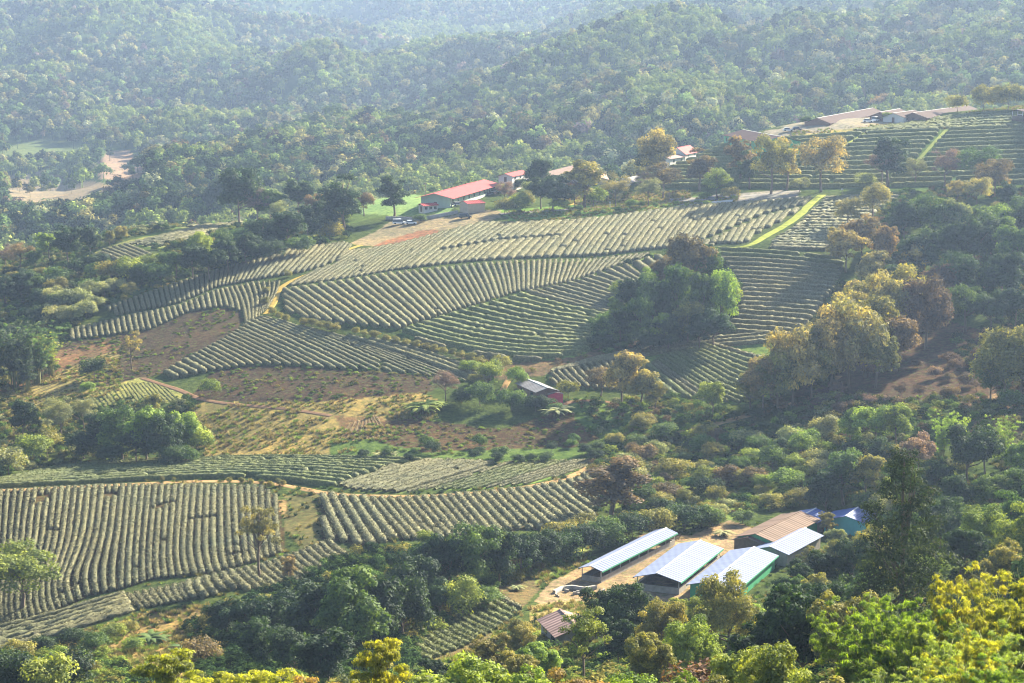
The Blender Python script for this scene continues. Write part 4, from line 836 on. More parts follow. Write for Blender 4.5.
# ------------------------------------------------------------------ uncountable growth: undergrowth, weeds, the far forest (scattered by geometry nodes)
def far_proto(name, seed, nb, nl, size, env, rb, col):
    rng = np.random.default_rng(seed); bl = blobs_in(env, nb, rb, rng, 1, .6, -.5); V = leaves_on(bl, nl, size, rng, rnd=.35)
    mb = MB(); mb.tube([(0, 0, -.1), (0, 0, .6)], [.02, .01], 4); n = len(V); V2 = np.concatenate([V, np.array(mb.v)]); q = [f for f in mb.f if len(f) == 4]
    Q = np.concatenate([quads_of(V), np.array(q) + n]); return bpy.data.objects.new(name, np_mesh(name, V2, Q, col))
def tint_mat(name, trans=.18):
    m, nt, out = new_mat(name); at = N(nt, "ShaderNodeAttribute"); at.attribute_name = "tint"; at.attribute_type = "INSTANCER"; geo = N(nt, "ShaderNodeNewGeometry")
    c = mul(nt, at.outputs["Color"], ramp(nt, geo.outputs["Random Per Island"], [(0, (.6, .62, .65)), (.5, (1, 1, 1)), (1, (1.4, 1.3, 1.0))]))
    d = N(nt, "ShaderNodeBsdfDiffuse"); t = N(nt, "ShaderNodeBsdfTranslucent"); L(nt, c, d.inputs[0]); L(nt, c, t.inputs[0]); mx = N(nt, "ShaderNodeMixShader"); mx.inputs[0].default_value = trans
    L(nt, d.outputs[0], mx.inputs[1]); L(nt, t.outputs[0], mx.inputs[2]); L(nt, mx.outputs[0], out.inputs[0]); return m
M_FARLEAF = tint_mat("far_leaves")
FP = [far_proto("far_tree", 200 + s, 12, 520, .06, (0, 0, .58, .44, .42, .42), (.15, .22), M_FARLEAF) for s in range(3)] + \
     [far_proto("far_tree", 210 + s, 12, 420, .05, (0, 0, .62, .24, .24, .38), (.10, .15), M_FARLEAF) for s in range(2)]
UP = [far_proto("low_bush", 220 + s, 9, 420, .07, (0, 0, .4, .6, .6, .5), (.2, .32), M_FARLEAF) for s in range(3)]
def grass_proto(seed):
    rng = np.random.default_rng(seed); n = 60; a = rng.uniform(0, 6.28, n); r = rng.uniform(0, .35, n); h = rng.uniform(.5, 1, n); c = np.stack([np.cos(a) * r, np.sin(a) * r, 0 * r], 1); o = np.stack([np.cos(a), np.sin(a), 0 * a], 1) * rng.uniform(.1, .6, n)[:, None]
    s = np.stack([-np.sin(a), np.cos(a), 0 * a], 1) * .045; tip = c + o + np.stack([0 * a, 0 * a, h], 1); V = np.stack([c - s, c + s, tip + s * .3, tip - s * .3], 1).reshape(-1, 3)
    return bpy.data.objects.new("grass_tuft", np_mesh("grass_tuft", V, quads_of(V), M_FARLEAF))
GP = [grass_proto(230), grass_proto(231)]
def scatter(name, P, H, Wd, tint, protos, label, cat, seed=1):
    rng = np.random.default_rng(seed); n = len(P); me = bpy.data.meshes.new(name); me.vertices.add(n); me.vertices.foreach_set("co", np.asarray(P, np.float32).ravel())
    def at(nm, ty, data, key="value"): a = me.attributes.new(nm, ty, "POINT"); a.data.foreach_set(key, np.asarray(data, np.float32 if ty != "INT" else np.int32).ravel())
    at("sc", "FLOAT_VECTOR", np.stack([H * Wd, H * Wd, H], 1), "vector"); at("rot", "FLOAT_VECTOR", np.stack([rng.normal(size=n) * .04, rng.normal(size=n) * .04, rng.uniform(0, 6.28, n)], 1), "vector")
    at("pick", "INT", rng.integers(0, len(protos), n)); at("tint", "FLOAT_COLOR", np.c_[tint, np.ones(n)], "color")
    o = obj(name, me); tag(o, label, cat, kind="stuff"); ng = bpy.data.node_groups.new(name, "GeometryNodeTree")
    ng.interface.new_socket("Geometry", in_out="INPUT", socket_type="NodeSocketGeometry"); ng.interface.new_socket("Geometry", in_out="OUTPUT", socket_type="NodeSocketGeometry")
    gi = ng.nodes.new("NodeGroupInput"); go = ng.nodes.new("NodeGroupOutput"); gg = ng.nodes.new("GeometryNodeGeometryToInstance")
    for pr in protos[::-1]:
        oi = ng.nodes.new("GeometryNodeObjectInfo"); oi.inputs["Object"].default_value = pr; oi.inputs["As Instance"].default_value = True; ng.links.new(oi.outputs["Geometry"], gg.inputs[0])
    def named(nm, ty):
        a = ng.nodes.new("GeometryNodeInputNamedAttribute"); a.data_type = ty; a.inputs["Name"].default_value = nm; return a.outputs["Attribute"]
    ip = ng.nodes.new("GeometryNodeInstanceOnPoints"); ng.links.new(gi.outputs[0], ip.inputs["Points"])
    jn = ng.nodes.new("GeometryNodeJoinGeometry")
    ng.nodes.remove(gg)
    for pr in protos[::-1]:
        oi = [x for x in ng.nodes if x.bl_idname == "GeometryNodeObjectInfo" and x.inputs["Object"].default_value == pr][0]; ng.links.new(oi.outputs["Geometry"], jn.inputs[0])
    ng.links.new(jn.outputs[0], ip.inputs["Instance"]); ip.inputs["Pick Instance"].default_value = True; ng.links.new(named("pick", "INT"), ip.inputs["Instance Index"])
    ng.links.new(named("sc", "FLOAT_VECTOR"), ip.inputs["Scale"]); ng.links.new(named("rot", "FLOAT_VECTOR"), ip.inputs["Rotation"]); ng.links.new(ip.outputs[0], go.inputs[0])
    md = o.modifiers.new("scatter", "NODES"); md.node_group = ng; return o
def tints(n, cols, wts, rng, var=.2):
    c = np.array([C[k] for k in cols]); k = rng.choice(len(cols), n, p=np.array(wts) / sum(wts)); return c[k] * (1 + rng.normal(size=(n, 1)) * var).clip(.4, 1.7)
# far forest
rng = np.random.default_rng(77); pf = []
for y0, y1, cell in [(900, 1500, 7.5), (1500, 2300, 9.5), (2300, 3400, 12.0), (3400, 5200, 17.0)]:
    ys = np.arange(y0, y1, cell)
    for y in ys:
        x = np.arange(-.33 * y, .33 * y, cell); q = np.stack([x + rng.uniform(-.5, .5, len(x)) * cell, y + rng.uniform(-.5, .5, len(x)) * cell], 1); pf.append(q)
PF = np.concatenate(pf); zf = ground(PF[:, 0], PF[:, 1]); PF = np.c_[PF, zf]
# keep what the land in front does not bury
a = PF[:, 0] / PF[:, 1]; ia = np.clip(np.searchsorted(ga, a), 0, len(ga) - 1); il = np.clip(np.searchsorted(gl, np.log(PF[:, 1])) - 3, 0, len(gl) - 1); Bm = np.maximum.accumulate(Z / GY, 0)
seen = (PF[:, 2] + 16) / PF[:, 1] > Bm[il, ia]; PF = PF[seen]; fu, fv = project(PF)
clear = np.zeros(len(PF), bool)
for s in ["93,156 112,148 128,148 150,165 148,200 120,206 94,204", "5,178 40,172 90,182 150,188 95,218 40,224 8,218", "5,142 60,140 100,150 90,160 40,164 6,165", "706,70 740,54 758,58 738,74", "790,24 800,17 870,20 930,2 840,-2 860,10"]:
    clear |= pip(fu, fv, pts(s))
keep = ~clear | (rng.random(len(PF)) < .04); gap = fbm(PF[:, 0] / 60, PF[:, 1] / 60, 2, 51); keep &= ~((gap > .42) & (rng.random(len(PF)) < .5))
keep &= ~((PF[:, 1] < 980) & (fu > 640))
PF, fu, fv = PF[keep], fu[keep], fv[keep]; n = len(PF)
tn = tints(n, ["DG", "MG", "OL", "LG", "RD", "PK", "PG"], [5, 5, 3, 1.2, .35, .15, 1.2], rng)
patch = fbm(PF[:, 0] / 130, PF[:, 1] / 130, 3, 61)
af = PF[:, 0] / PF[:, 1]; near_crest = np.zeros(n, bool)
for uu, ll, hp in CREST[:3] + CREST[4:6]:
    Lq = np.interp(af, uu, ll) + .05 * fbm(af * 18, np.log(PF[:, 1]) * 3, 2, int(hp)); dq = np.log(PF[:, 1]) - Lq; near_crest |= (dq > -.05 + .03 * patch) & (dq < .015) & (af > uu[0]) & (af < uu[-1]) & (rng.random(n) < .75)  # sunlit crest bands put into the tree tint as lime
lime = near_crest | (patch > .22) | pip(fu, fv, pts("512,100 560,75 640,52 690,46 706,60 640,76 560,98 500,110")) | pip(fu, fv, pts("290,110 340,80 400,62 430,60 400,78 330,100")) | pip(fu, fv, pts("150,40 190,10 230,20 240,60 200,70 160,60"))
tn = (tn * .9 + tn.mean(1, keepdims=True) * .2) * rng.uniform(.6, 1.5, (n, 1))
tn[lime] = tn[lime] * .4 + np.array([.22, .28, .07]) * (1 + rng.normal(size=(lime.sum(), 1)) * .15) * .75
H = rng.uniform(8, 18, n) * np.where(lime, .85, 1) * (PF[:, 1] / 1500) ** .12; Wd = rng.uniform(.8, 1.3, n)
half = PF[:, 1] < 1500
for nm, msk, lab in [("forest", half, "near flank of the hazy forested valley side behind the ridge"), ("forest", ~half, "far hazy forest covering the blue hills")]:
    scatter(nm, PF[msk] - [0, 0, .6], H[msk], Wd[msk], tn[msk], FP, lab, "forest", 5)
print("FOREST", n)
# undergrowth on rough ground
def fill(name, polys, step, hr, wr, cols, wts, protos, label, cat, seed, dmin=100, dmax=960, avoid=()):
    rng = np.random.default_rng(seed); out = []
    for s in polys:
        P = np.array(pts(s)); d = hit(P[:, 0], np.minimum(P[:, 1], 760)); y0, y1 = max(dmin, d[:, 1].min() * .97), min(dmax, d[:, 1].max() * 1.03); x0, x1 = d[:, 0].min() - 3, d[:, 0].max() + 3
        nn = int((x1 - x0) * (y1 - y0) / step ** 2); q = np.c_[rng.uniform(x0, x1, nn), rng.uniform(y0, y1, nn)]; z = ground(q[:, 0], q[:, 1]); q = np.c_[q, z]; u, v = project(q); m = pip(u, v, P)
        for c in avoid: m &= ~pip(u, v, c)
        ga_ = q[:, 0] / q[:, 1]; ia = np.clip(np.searchsorted(ga, ga_), 0, len(ga) - 1); il = np.clip(np.searchsorted(gl, np.log(q[:, 1])) - 3, 0, len(gl) - 1); m &= (q[:, 2] + 3) / q[:, 1] > Bm[il, ia]
        out.append(q[m])
    q = np.concatenate(out); n = len(q); cl = fbm(q[:, 0] / 9, q[:, 1] / 9, 2, seed); k = cl > -.25; q = q[k]; n = len(q)
    scatter(name, q - [0, 0, .1], rng.uniform(*hr, n), rng.uniform(*wr, n), tints(n, cols, wts, rng), protos, label, cat, seed); print(name, n)
FP_ = [p for p, s in FSOIL]
YARD = [pts("535,602 550,583 592,562 640,536 660,532 690,536 730,520 760,530 700,600 604,600 560,612")]
fill("undergrowth", ["590,400 700,400 760,430 830,395 1030,400 1030,560 900,560 850,505 740,512 700,532 640,522 600,500 590,470", "425,660 440,640 500,605 545,570 600,545 600,535 520,560 440,600 400,600 500,560 600,545 700,528 700,512 600,520 595,500 570,535 470,545 420,550"], 2.6, (1.0, 2.8), (1, 1.6), ["MG", "OL", "DG", "LG", "YG", "PG", "RD"], [4, 3, 3, 1, 2, 1.5, 1], UP, "tangled green undergrowth over the valley floor between the tea fields and the sheds", "undergrowth", 11, avoid=FP_ + YARD)
fill("undergrowth", ["190,625 262,592 330,562 400,550 500,590 430,640 400,690 200,700"], 2.2, (1.2, 3.), (1, 1.5), ["DG", "MG", "OL"], [5, 3, 1], UP, "dark undergrowth filling the gully below the narrow tea strip", "undergrowth", 12, avoid=FP_)
fill("undergrowth", ["-40,290 60,265 130,250 190,240 250,225 345,205 350,240 260,262 180,288 110,305 60,340 60,372 0,400 -40,400"], 3.2, (1.2, 3.4), (1, 1.5), ["DG", "MG", "OL", "YG", "PG"], [4, 4, 2, 1, 1], UP, "bushy undergrowth in the hollow behind the upper tea bands", "undergrowth", 13, avoid=FP_ + [pts("60,266 130,240 180,229 210,216 240,216 238,226 190,236 160,246 130,246 100,256")])
fill("undergrowth", ["820,200 1030,185 1030,400 985,400 940,330 880,330 800,420 745,418 760,370 830,310 846,250"], 3.0, (1.2, 3.2), (1, 1.5), ["DG", "MG", "RD", "OL"], [4, 3, 2, 2], UP, "undergrowth beneath the rusty grove and the dark wood", "undergrowth", 14, avoid=FP_)
fill("undergrowth", ["585,300 630,260 700,245 740,275 740,340 690,352 600,356"], 2.6, (1.2, 3.), (1, 1.5), ["DG", "MG"], [4, 2], UP, "dark undergrowth beneath the bushy grove on the tea slope", "undergrowth", 15, avoid=FP_)
fill("undergrowth", ["-60,640 60,640 200,690 420,690 500,650 540,640 600,655 760,640 880,600 1100,540 1100,780 -60,780"], 1.9, (.8, 2.2), (1, 1.6), ["DG", "MG", "OL", "YG", "LG"], [3, 3, 3, 2, 1], UP, "leafy undergrowth on the near hillside between the closest trees", "undergrowth", 16, dmin=60, dmax=345, avoid=YARD)
fill("undergrowth", ["0,398 60,410 110,408 190,400 205,452 120,460 60,464 0,478", "-40,236 60,234 200,212 236,214 180,228 130,238 60,264 -40,296"], 2.6, (1., 2.6), (1, 1.5), ["MG", "OL", "PG", "DG"], [3, 2, 2, 2], UP, "scrubby undergrowth around the stand above the loose tea strip", "undergrowth", 17, avoid=FP_)
fill("undergrowth", ["440,352 520,362 580,352 600,350 690,352 640,344 560,372 500,380 480,395 440,372", "570,400 650,408 690,415 690,430 640,436 590,440"], 3.4, (.7, 1.8), (1, 1.5), ["MG", "OL", "RD", "LG"], [3, 2, 2, 1], UP, "low undergrowth in the gully around the hut", "undergrowth", 18, avoid=FP_)
fill("dry_grass", ["185,402 330,402 430,392 440,420 345,456 205,460", "60,640 110,622 150,612 215,604 205,640 215,690 60,690", "430,634 530,566 590,548 592,562 540,586 505,612 500,640 440,668", "530,606 600,598 612,612 590,640 530,660", "560,196 690,190 690,203 560,206", "770,140 800,131 870,125 905,124 905,132 850,137 790,146", "0,395 60,372 120,352 120,390 60,412 0,450", "860,132 905,126 970,112 1024,106 1024,128 940,131", "505,212 690,199 740,196 735,203 600,219 515,222"], 1.25, (.35, 1.0), (.9, 1.6), ["GO", "OL", "YG", "LG", "RU"], [4, 3, 2, 2, 1], GP, "dry yellow grass tufts over the resting plots and banks", "grass", 19, avoid=FP_)
fill("grass", ["-40,396 1060,396 1060,700 -40,700", "60,262 250,225 345,205 350,240 260,262 180,288 110,305 0,330 0,300"], 2.2, (.3, .9), (1.0, 2.0), ["MG", "OL", "LG", "GO", "DG"], [3, 3, 1.5, 1, 3], GP, "rough green grass over the open ground between the fields", "grass", 22, dmin=200, avoid=FP_ + YARD + [pts("190,398 215,366 430,368 590,410 600,460 340,462 205,460")])
fill("weeds", ["360,425 410,418 500,430 590,410 600,440 470,458 350,452", "190,398 215,366 300,362 430,368 435,390 330,402", "65,338 150,329 225,306 245,310 230,335 170,372 60,395", "640,455 700,450 830,470 790,500 730,520 640,520 600,500", "283,290 470,265 655,252 660,262 512,294 398,332"], 2.3, (.3, .9), (1.2, 2.2), ["MG", "LG", "OL"], [3, 3, 2], UP, "low green weeds dotted over bare soil and between hedges", "weeds", 20)
fill("woodland", ["1034,112 1330,112 1330,800 1034,800", "-320,300 -45,300 -45,800 -320,800"], 5.0, (3, 11), (.9, 1.3), ["DG", "MG", "OL", "LG"], [4, 4, 2, 1], FP, "mixed woodland carrying on along both sides of the valley", "woodland", 31, dmin=60, dmax=940)
# ------------------------------------------------------------------ buildings, cars and small built things
R_BLUE = metal_roof("blue_white_sheet_roof", (.2, .245, .375), 1.0, .6, .06, .02); R_BLUE2 = metal_roof("blue_sheet_roof", (.11, .17, .4), 1.0, .45, .08, .1)
R_BROWN = metal_roof("faded_brown_sheet_roof", (.19, .14, .115), 1.0, .7, .2); R_GREY = metal_roof("grey_fibre_cement_roof", (.25, .25, .26), 1.1, .7, .15)
R_RED = metal_roof("salmon_red_roof", (.42, .105, .105), 1.2, .7, .1); R_DRED = metal_roof("dark_red_roof", (.36, .08, .08), 1., .5, .1)
R_PURP = metal_roof("purple_brown_tile_roof", (.07, .046, .047), 1.0, .8, .2); R_BEIGE = metal_roof("beige_tile_roof", (.36, .26, .21), 1.0, .8, .12); R_PINKT = metal_roof("rusty_pink_tin_roof", (.34, .24, .22), .9, .6, .25)
W_CREAM = plain("cream_render", (.45, .37, .27), .85, .8, .12); W_WHITE = plain("white_render", (.5, .49, .47), .8, .8, .1); W_BLOCK = plain("grey_block_wall", (.27, .255, .23), .9, 1.2, .25, bump=.3)
W_GREEN = plain("green_sheet_wall", (.04, .3, .15), .5, 1., .15); W_DARK = plain("dark_timber_wall", (.1, .065, .05), .8, 2., .3); W_BRN = plain("brown_timber_wall", (.2, .12, .09), .8, 2., .25)
W_TEAL = plain("teal_sheet_wall", (.05, .38, .4), .5, 1., .1); W_PINK = plain("pink_red_painted_wall", (.7, .07, .12), .6, 1.5, .15); W_MINT = plain("mint_render", (.38, .46, .38), .8, 1., .1)
M_POST = plain("galvanised_post", (.45, .45, .44), .5, 3, .1); M_GLASS = plain("dark_glass", (.03, .04, .05), .12, 2, .1); M_RIDGE = plain("pale_ridge_cap", (.6, .6, .6), .5, 3, .1)
M_TYRE = plain("black_tyre", (.02, .02, .02), .8, 5, .1); M_WOOD = plain("weathered_wood", (.2, .15, .11), .85, 3, .25)
def building(name, label, A, B, z0, rh, half, rise, roof, wall, cat="building", group=None, side="wall", over=.55, low=3., windows=0, openh=None, D=None, posts=0, left=None, fascia=None, wallw=None):
    """gabled block: A, B = sight lines of the near and far ridge ends; local y runs along the ridge"""
    if D: z0 = float(ray(*A)[1]) * D - rh
    a = on_plane(*A, z0 + rh); b = on_plane(*B, z0 + rh); d = b - a; d.z = 0; ln = d.length; rz = math.atan2(-d.x, d.y)
    e = empty(name, (a.x, a.y, z0), rz); tag(e, label, cat, group); lh = left or half; t = .09
    m = MB(); m.slab([(0, 0, rh), (half, 0, rh - rise), (half, ln, rh - rise), (0, ln, rh)], t).slab([(-lh, 0, rh - rise * lh / half), (-.004, 0, rh - .004), (-.004, ln, rh - .004), (-lh, ln, rh - rise * lh / half)], t)
    r = m.build("roof", roof, e); MB().box(-.16, .16, -.03, ln + .03, rh - .03, rh + .05).build("ridge_cap", M_RIDGE if roof in (R_BLUE, R_BLUE2, R_GREY, R_PURP) else roof, r)
    xr, xl, y0, y1 = half - over, -(lh - over), over, ln - over; er = rh - rise * (half - over) / half - t - .02; el = rh - rise * (lh - over) / half - t - .02; w = .16; top_r = openh or er; top_l = openh or el
    m = MB(); m.box(xr - w, xr, y0, y1, -low, top_r).box(xl, xl + w, y0, y1, -low, top_l)
    if openh: m.box(xl + w, xr - w, y0, y0 + w, -low, openh).box(xl + w, xr - w, y1 - w, y1, -low, openh)
    else:
        for yy in (y0, y1 - w):
            P = [(xl + w, -low), (xr - w, -low), (xr - w, er - .01), (0, rh - t - .03), (xl + w, el - .01)]; n = len(P)
            m.add([(x, yy, z) for x, z in P] + [(x, yy + w, z) for x, z in P], [tuple(range(n)), tuple(range(n, 2 * n))[::-1]] + [(i, i + n, (i + 1) % n + n, (i + 1) % n) for i in range(n)])
    m.build("wall", wall, e)
    if posts:
        for k in range(posts):
            y = y0 + .1 + (y1 - y0 - .2) * k / (posts - 1)
            for x, h in ((xr - .08, er), (xl + .08, el)): MB().box(x - .07, x + .07, y - .07, y + .07, (openh or -low) - .0, h).build("post", M_POST, e)
    if windows:
        for k in range(windows):
            y = y0 + (y1 - y0) * (k + .5) / windows; hw = min(.9, (y1 - y0) / windows * .3)
            f = MB().box(xr + .002, xr + .05, y - hw, y + hw, er * .38, er * .8).build("window", M_GLASS, e); MB().box(xr + .052, xr + .09, y - hw - .08, y + hw + .08, er * .33, er * .38).build("sill", W_WHITE, f)
            f = MB().box(xl - .05, xl - .002, y - hw, y + hw, el * .38, el * .8).build("window", M_GLASS, e)
        MB().box(-.55, .55, y0 - .06, y0 - .004, 0, 2.1).build("door", W_DARK, e)
    if fascia: MB().box(half - .05, half + .03, 0, ln, rh - rise - .28, rh - rise - .03).box(-lh - .03, -lh + .05, 0, ln, rh - rise * lh / half - .28, rh - rise * lh / half - .03).build("fascia", fascia, e)
    e["_len"] = ln; return e
def hz(u, v): return float(hit([u], [v])[0, 2])
zs = Z_SHED
S = "sheet roofed sheds on the valley floor"
building("livestock_shed", "long narrow shed with blue white roof and low block walls", (590.3, 565.8), (666.6, 527.7), zs, 3.1, 2.5, .75, R_BLUE, W_BLOCK, "shed", openh=1.05, posts=9, fascia=W_GREEN, low=.6, over=.45)
building("livestock_shed", "wide pale roofed shed beside the long narrow shed", (657, 573.2), (700.8, 540), zs, 3.7, 4.6, 1.2, R_BLUE, W_BLOCK, "shed", openh=1.2, posts=7, fascia=W_GREEN, low=.6)
building("livestock_shed", "bluish shed with green walls partly behind a tree", (712, 581), (754.5, 546.5), zs, 3.7, 4.8, 1.2, R_BLUE, W_GREEN, "shed", fascia=W_GREEN, low=.6)
building("livestock_shed", "faded brown roofed shed with green gable end", (755, 533.8), (801, 511), zs, 4.3, 4.4, 1.2, R_BROWN, W_GREEN, "shed", low=.6)
building("livestock_shed", "small brown roofed lean shed in front of the brown roof", (747, 537.5), (757, 533), zs, 3.6, 3.6, 1., R_BROWN, W_DARK, "shed", low=.6)
building("livestock_shed", "white roofed shed beside the brown roofed one", (770, 546.5), (806, 527.5), zs, 3.6, 3.9, 1.1, R_BLUE, W_BLOCK, "shed", low=.6)
building("livestock_shed", "small bright blue roof beyond the brown roofed shed", (800, 516.5), (816, 508), zs, 3.6, 3.6, 1., R_BLUE2, W_BLOCK, "shed", low=.6)
building("livestock_shed", "strong blue roof with teal wall nearest the conifer", (846, 516), (858, 507), zs, 4., 5.2, 1.4, R_BLUE2, W_TEAL, "shed", low=.6)
zh = hz(545, 402)
building("hut", "hut with grey sheet roof among round bushes", (547.9, 387.6), (526.4, 378.3), zh, 4.2, 3.5, 1.1, R_GREY, W_BRN, "hut", low=1.5, windows=2)
e = building("lean_to", "pink red walled lean-to against the grey roofed hut", (556, 392.4), (549, 388.4), zh, 2.9, 2.2, .5, R_PINKT, W_PINK, "hut", low=1.5, over=.2)
building("tin_roofed_hut", "rusty pink tin roof half hidden by the thin young tree", (579, 627), (560, 609), hz(566, 643), 3.4, 3.6, 1.3, R_PINKT, W_BLOCK, "hut", low=1.5, windows=2)
# the ridge
zr = hz(428, 214)
building("long_hall", "long hall with salmon red roof beside the ridge lawn", (434, 193.4), (484.4, 179.4), 0, 5.6, 7.8, 1.9, R_RED, W_MINT, "hall", D=770, over=1.9, low=4, windows=9)
building("entrance_porch", "small dark red porch roof at the end of the salmon roofed hall", (420, 203.6), (436, 202.6), 0, 3.2, 2.4, .8, R_DRED, W_WHITE, "porch", D=764, low=2, windows=3)
building("outbuilding", "cream walled outbuilding with dark red roof below the long hall", (463, 200.8), (481.5, 199.8), 0, 5.4, 3.4, .9, R_DRED, W_CREAM, "building", D=756, low=4, over=.3)
building("house", "small red roof behind the dark ridge trees", (505, 173.6), (522, 170.0), 0, 3.6, 3.6, 1.2, R_RED, W_WHITE, "house", D=830, low=4, windows=3)
building("big_hall", "wide beige roofed hall behind the ridge trees", (577, 171.5), (574.5, 164.8), 0, 6.5, 13.5, 3.4, R_BEIGE, W_CREAM, "hall", D=835, low=4, windows=4)
building("house", "small grey roofed house right of the beige hall", (621, 179.2), (637, 175.8), 0, 4.2, 4, 1.4, R_GREY, W_WHITE, "house", D=815, low=3, windows=3)
building("house", "small house with steep pinkish red roof at the terrace edge", (677, 147.5), (690, 145), 0, 5.0, 4.2, 3., R_RED, W_WHITE, "house", D=870, low=4, windows=2)
building("house", "pale roofed low house below the steep red roof", (664, 156.5), (680, 154), 0, 3.6, 3.2, 1., R_PINKT, W_WHITE, "house", D=855, low=4, windows=2)
building("pavilion", "low grey roofed pavilion by the ridge road", (668, 198.6), (722, 196.0), 0, 2.9, 4.6, 1.0, R_GREY, W_DARK, "pavilion", D=765, openh=.5, posts=7, low=3)
building("terrace_restaurant", "brown roofed terrace building with green walls on the hillside", (781, 136.4), (743, 129.6), 0, 6.2, 9.0, 2.2, R_PURP, W_GREEN, "building", D=795, low=5, windows=6)
zt = hz(830, 130)
building("lodge", "longest brown roofed lodge on the hilltop", (817, 118.0), (873, 107.8), 0, 5.2, 6.0, 2.2, R_PURP, W_BRN, "lodge", D=842, low=3, windows=9)
building("lodge", "small brown roofed lodge between the two longer ones", (880, 112), (900, 108.5), 0, 4.2, 5.0, 2., R_PURP, W_BRN, "lodge", D=855, low=3, windows=3)
building("lodge", "low dark gabled lodge with pale ridge cap near the parked white cars", (893, 113), (915, 110), 0, 4.0, 5.0, 1.8, R_PURP, W_WHITE, "lodge", D=850, low=3, windows=3)
building("lodge", "brown roofed lodge stretching behind the hilltop tea", (913, 112.6), (968, 105.2), 0, 4.2, 6.5, 2.2, R_PURP, W_BRN, "lodge", D=852, low=3, windows=7)
building("shelter", "dark roofed shelter over a white car at the hilltop edge", (1017, 109.5), (1034, 108.5), 0, 3.0, 3.0, .7, R_PURP, W_DARK, "shelter", D=838, openh=.3, posts=4, low=2)
# cars
CARP = {}
def car_parts(style):
    if style in CARP: return CARP[style]
    ln, wd, hb, ht = (4.4, 1.75, .85, 1.5) if style == "car" else (4.9, 1.8, 1.0, 2.0); van = style == "van"
    def sect(x0, x1, z0, z1, ins0, ins1, zt): return [(x0, -wd / 2, z0), (x1, -wd / 2, z0), (x1, wd / 2, z0), (x0, wd / 2, z0), (x0 + ins0, -wd / 2 + .14, zt), (x1 - ins1, -wd / 2 + .14, zt), (x1 - ins1, wd / 2 - .14, zt), (x0 + ins0, wd / 2 - .14, zt)]
    F6 = [(0, 3, 2, 1), (4, 5, 6, 7), (0, 1, 5, 4), (1, 2, 6, 5), (2, 3, 7, 6), (3, 0, 4, 7)]
    b = bmesh_bevel([([(-ln / 2, -wd / 2, .28), (ln / 2, -wd / 2, .28), (ln / 2, wd / 2, .28), (-ln / 2, wd / 2, .28), (-ln / 2 + .06, -wd / 2 + .04, hb), (ln / 2 - .12, -wd / 2 + .04, hb - .06), (ln / 2 - .12, wd / 2 - .04, hb - .06), (-ln / 2 + .06, wd / 2 - .04, hb)], F6)], .09, "car_body")
    x0, x1 = (-ln / 2 + .15, ln / 2 - .9) if van else (-ln / 2 + .45, ln / 2 - 1.15)
    gl_ = MB().add(sect(x0, x1, hb - .04, 0, .28 if not van else .1, .65, ht - .09), F6).mesh("car_glass")
    rf = bmesh_bevel([(sect(x0 + (.3 if not van else .1), x1 - .66, ht - .1, 0, .02, .02, ht), F6)], .03, "car_roof")
    wh = MB(); n = 14; wh.tube([(0, -.11, 0), (0, .11, 0)], [.33, .33], n); wheel = wh.mesh("car_wheel"); hl = MB().box(0, .05, -.18, .18, -.08, .08).mesh("car_lamp")
    CARP[style] = (b, gl_, rf, wheel, hl, ln, wd); return CARP[style]
def bmesh_bevel(parts, w, name):
    import bmesh
    mb = MB()
    for v, f in parts: mb.add(v, f)
    me = mb.mesh(name); bm = bmesh.new(); bm.from_mesh(me); bmesh.ops.bevel(bm, geom=bm.edges[:], offset=w, segments=2, affect="EDGES", profile=.6); bm.to_mesh(me); bm.free(); return me
PAINT = {"white": plain("white_car_paint", (.78, .78, .78), .25, 1, .03, coat=.6), "silver": plain("silver_car_paint", (.5, .52, .54), .3, 1, .03, coat=.6), "dark": plain("dark_car_paint", (.03, .035, .045), .3, 1, .05, coat=.6), "red": plain("red_car_paint", (.4, .04, .04), .3, 1, .05, coat=.6)}
M_LAMP = plain("headlamp_glass", (.7, .7, .68), .15, 1, .02)
def car(style, u, v, yaw, paint, label, group=None, z=None):
    b, gl_, rf, wheel, hl, ln, wd = car_parts(style); p = hit([u], [v])[0]
    e = empty("parked_van" if style == "van" else "parked_car", (p[0], p[1], (p[2] if z is None else z) + .12), math.radians(yaw)); tag(e, label, "van" if style == "van" else "car", group)
    for nm, me, mt in (("body", b, PAINT[paint]), ("windows", gl_, M_GLASS), ("roof", rf, PAINT[paint])):
        o = obj(nm, me.copy(), e); o.data.materials.append(mt)
    for sx in (-1, 1):
        for sy in (-1, 1):
            o = obj("wheel", wheel if wheel.materials else wheel, e); 
            if not wheel.materials: wheel.materials.append(M_TYRE)
            o.location = (sx * ln * .3, sy * (wd / 2 - .08), .33)
    for sy in (-1, 1):
        if not hl.materials: hl.materials.append(M_LAMP)
        o = obj("headlight", hl, e); o.location = (ln / 2 - .05, sy * .6, .62)
G = "cars parked on the ridge"
car("van", 399, 224.5, 6, "white", "white van parked beside the white car by the lawn", G)
car("car", 411, 224.5, -4, "white", "white car parked next to the white van by the lawn", G)
car("van", 465, 218.5, 12, "dark", "dark pickup below the cream outbuilding", G)
car("car", 458, 206, 20, "silver", "silver car nearest the outbuilding under the salmon roof eave", G)
car("car", 474, 197.5, 20, "white", "white car under the middle of the salmon roof eave", G)
car("car", 493, 193, 20, "silver", "silver car in front of the far half of the salmon roofed hall", G)
car("car", 500, 191, 15, "white", "white car at the far corner of the salmon roofed hall", G)
car("car", 486, 195, 15, "dark", "dark car between the cars at the salmon roofed hall", G)
car("car", 868, 122.5, -8, "white", "white car parked before the longest hilltop lodge", G)
car("van", 875.5, 121.5, 60, "white", "white van parked beside a white car before the longest lodge", G)
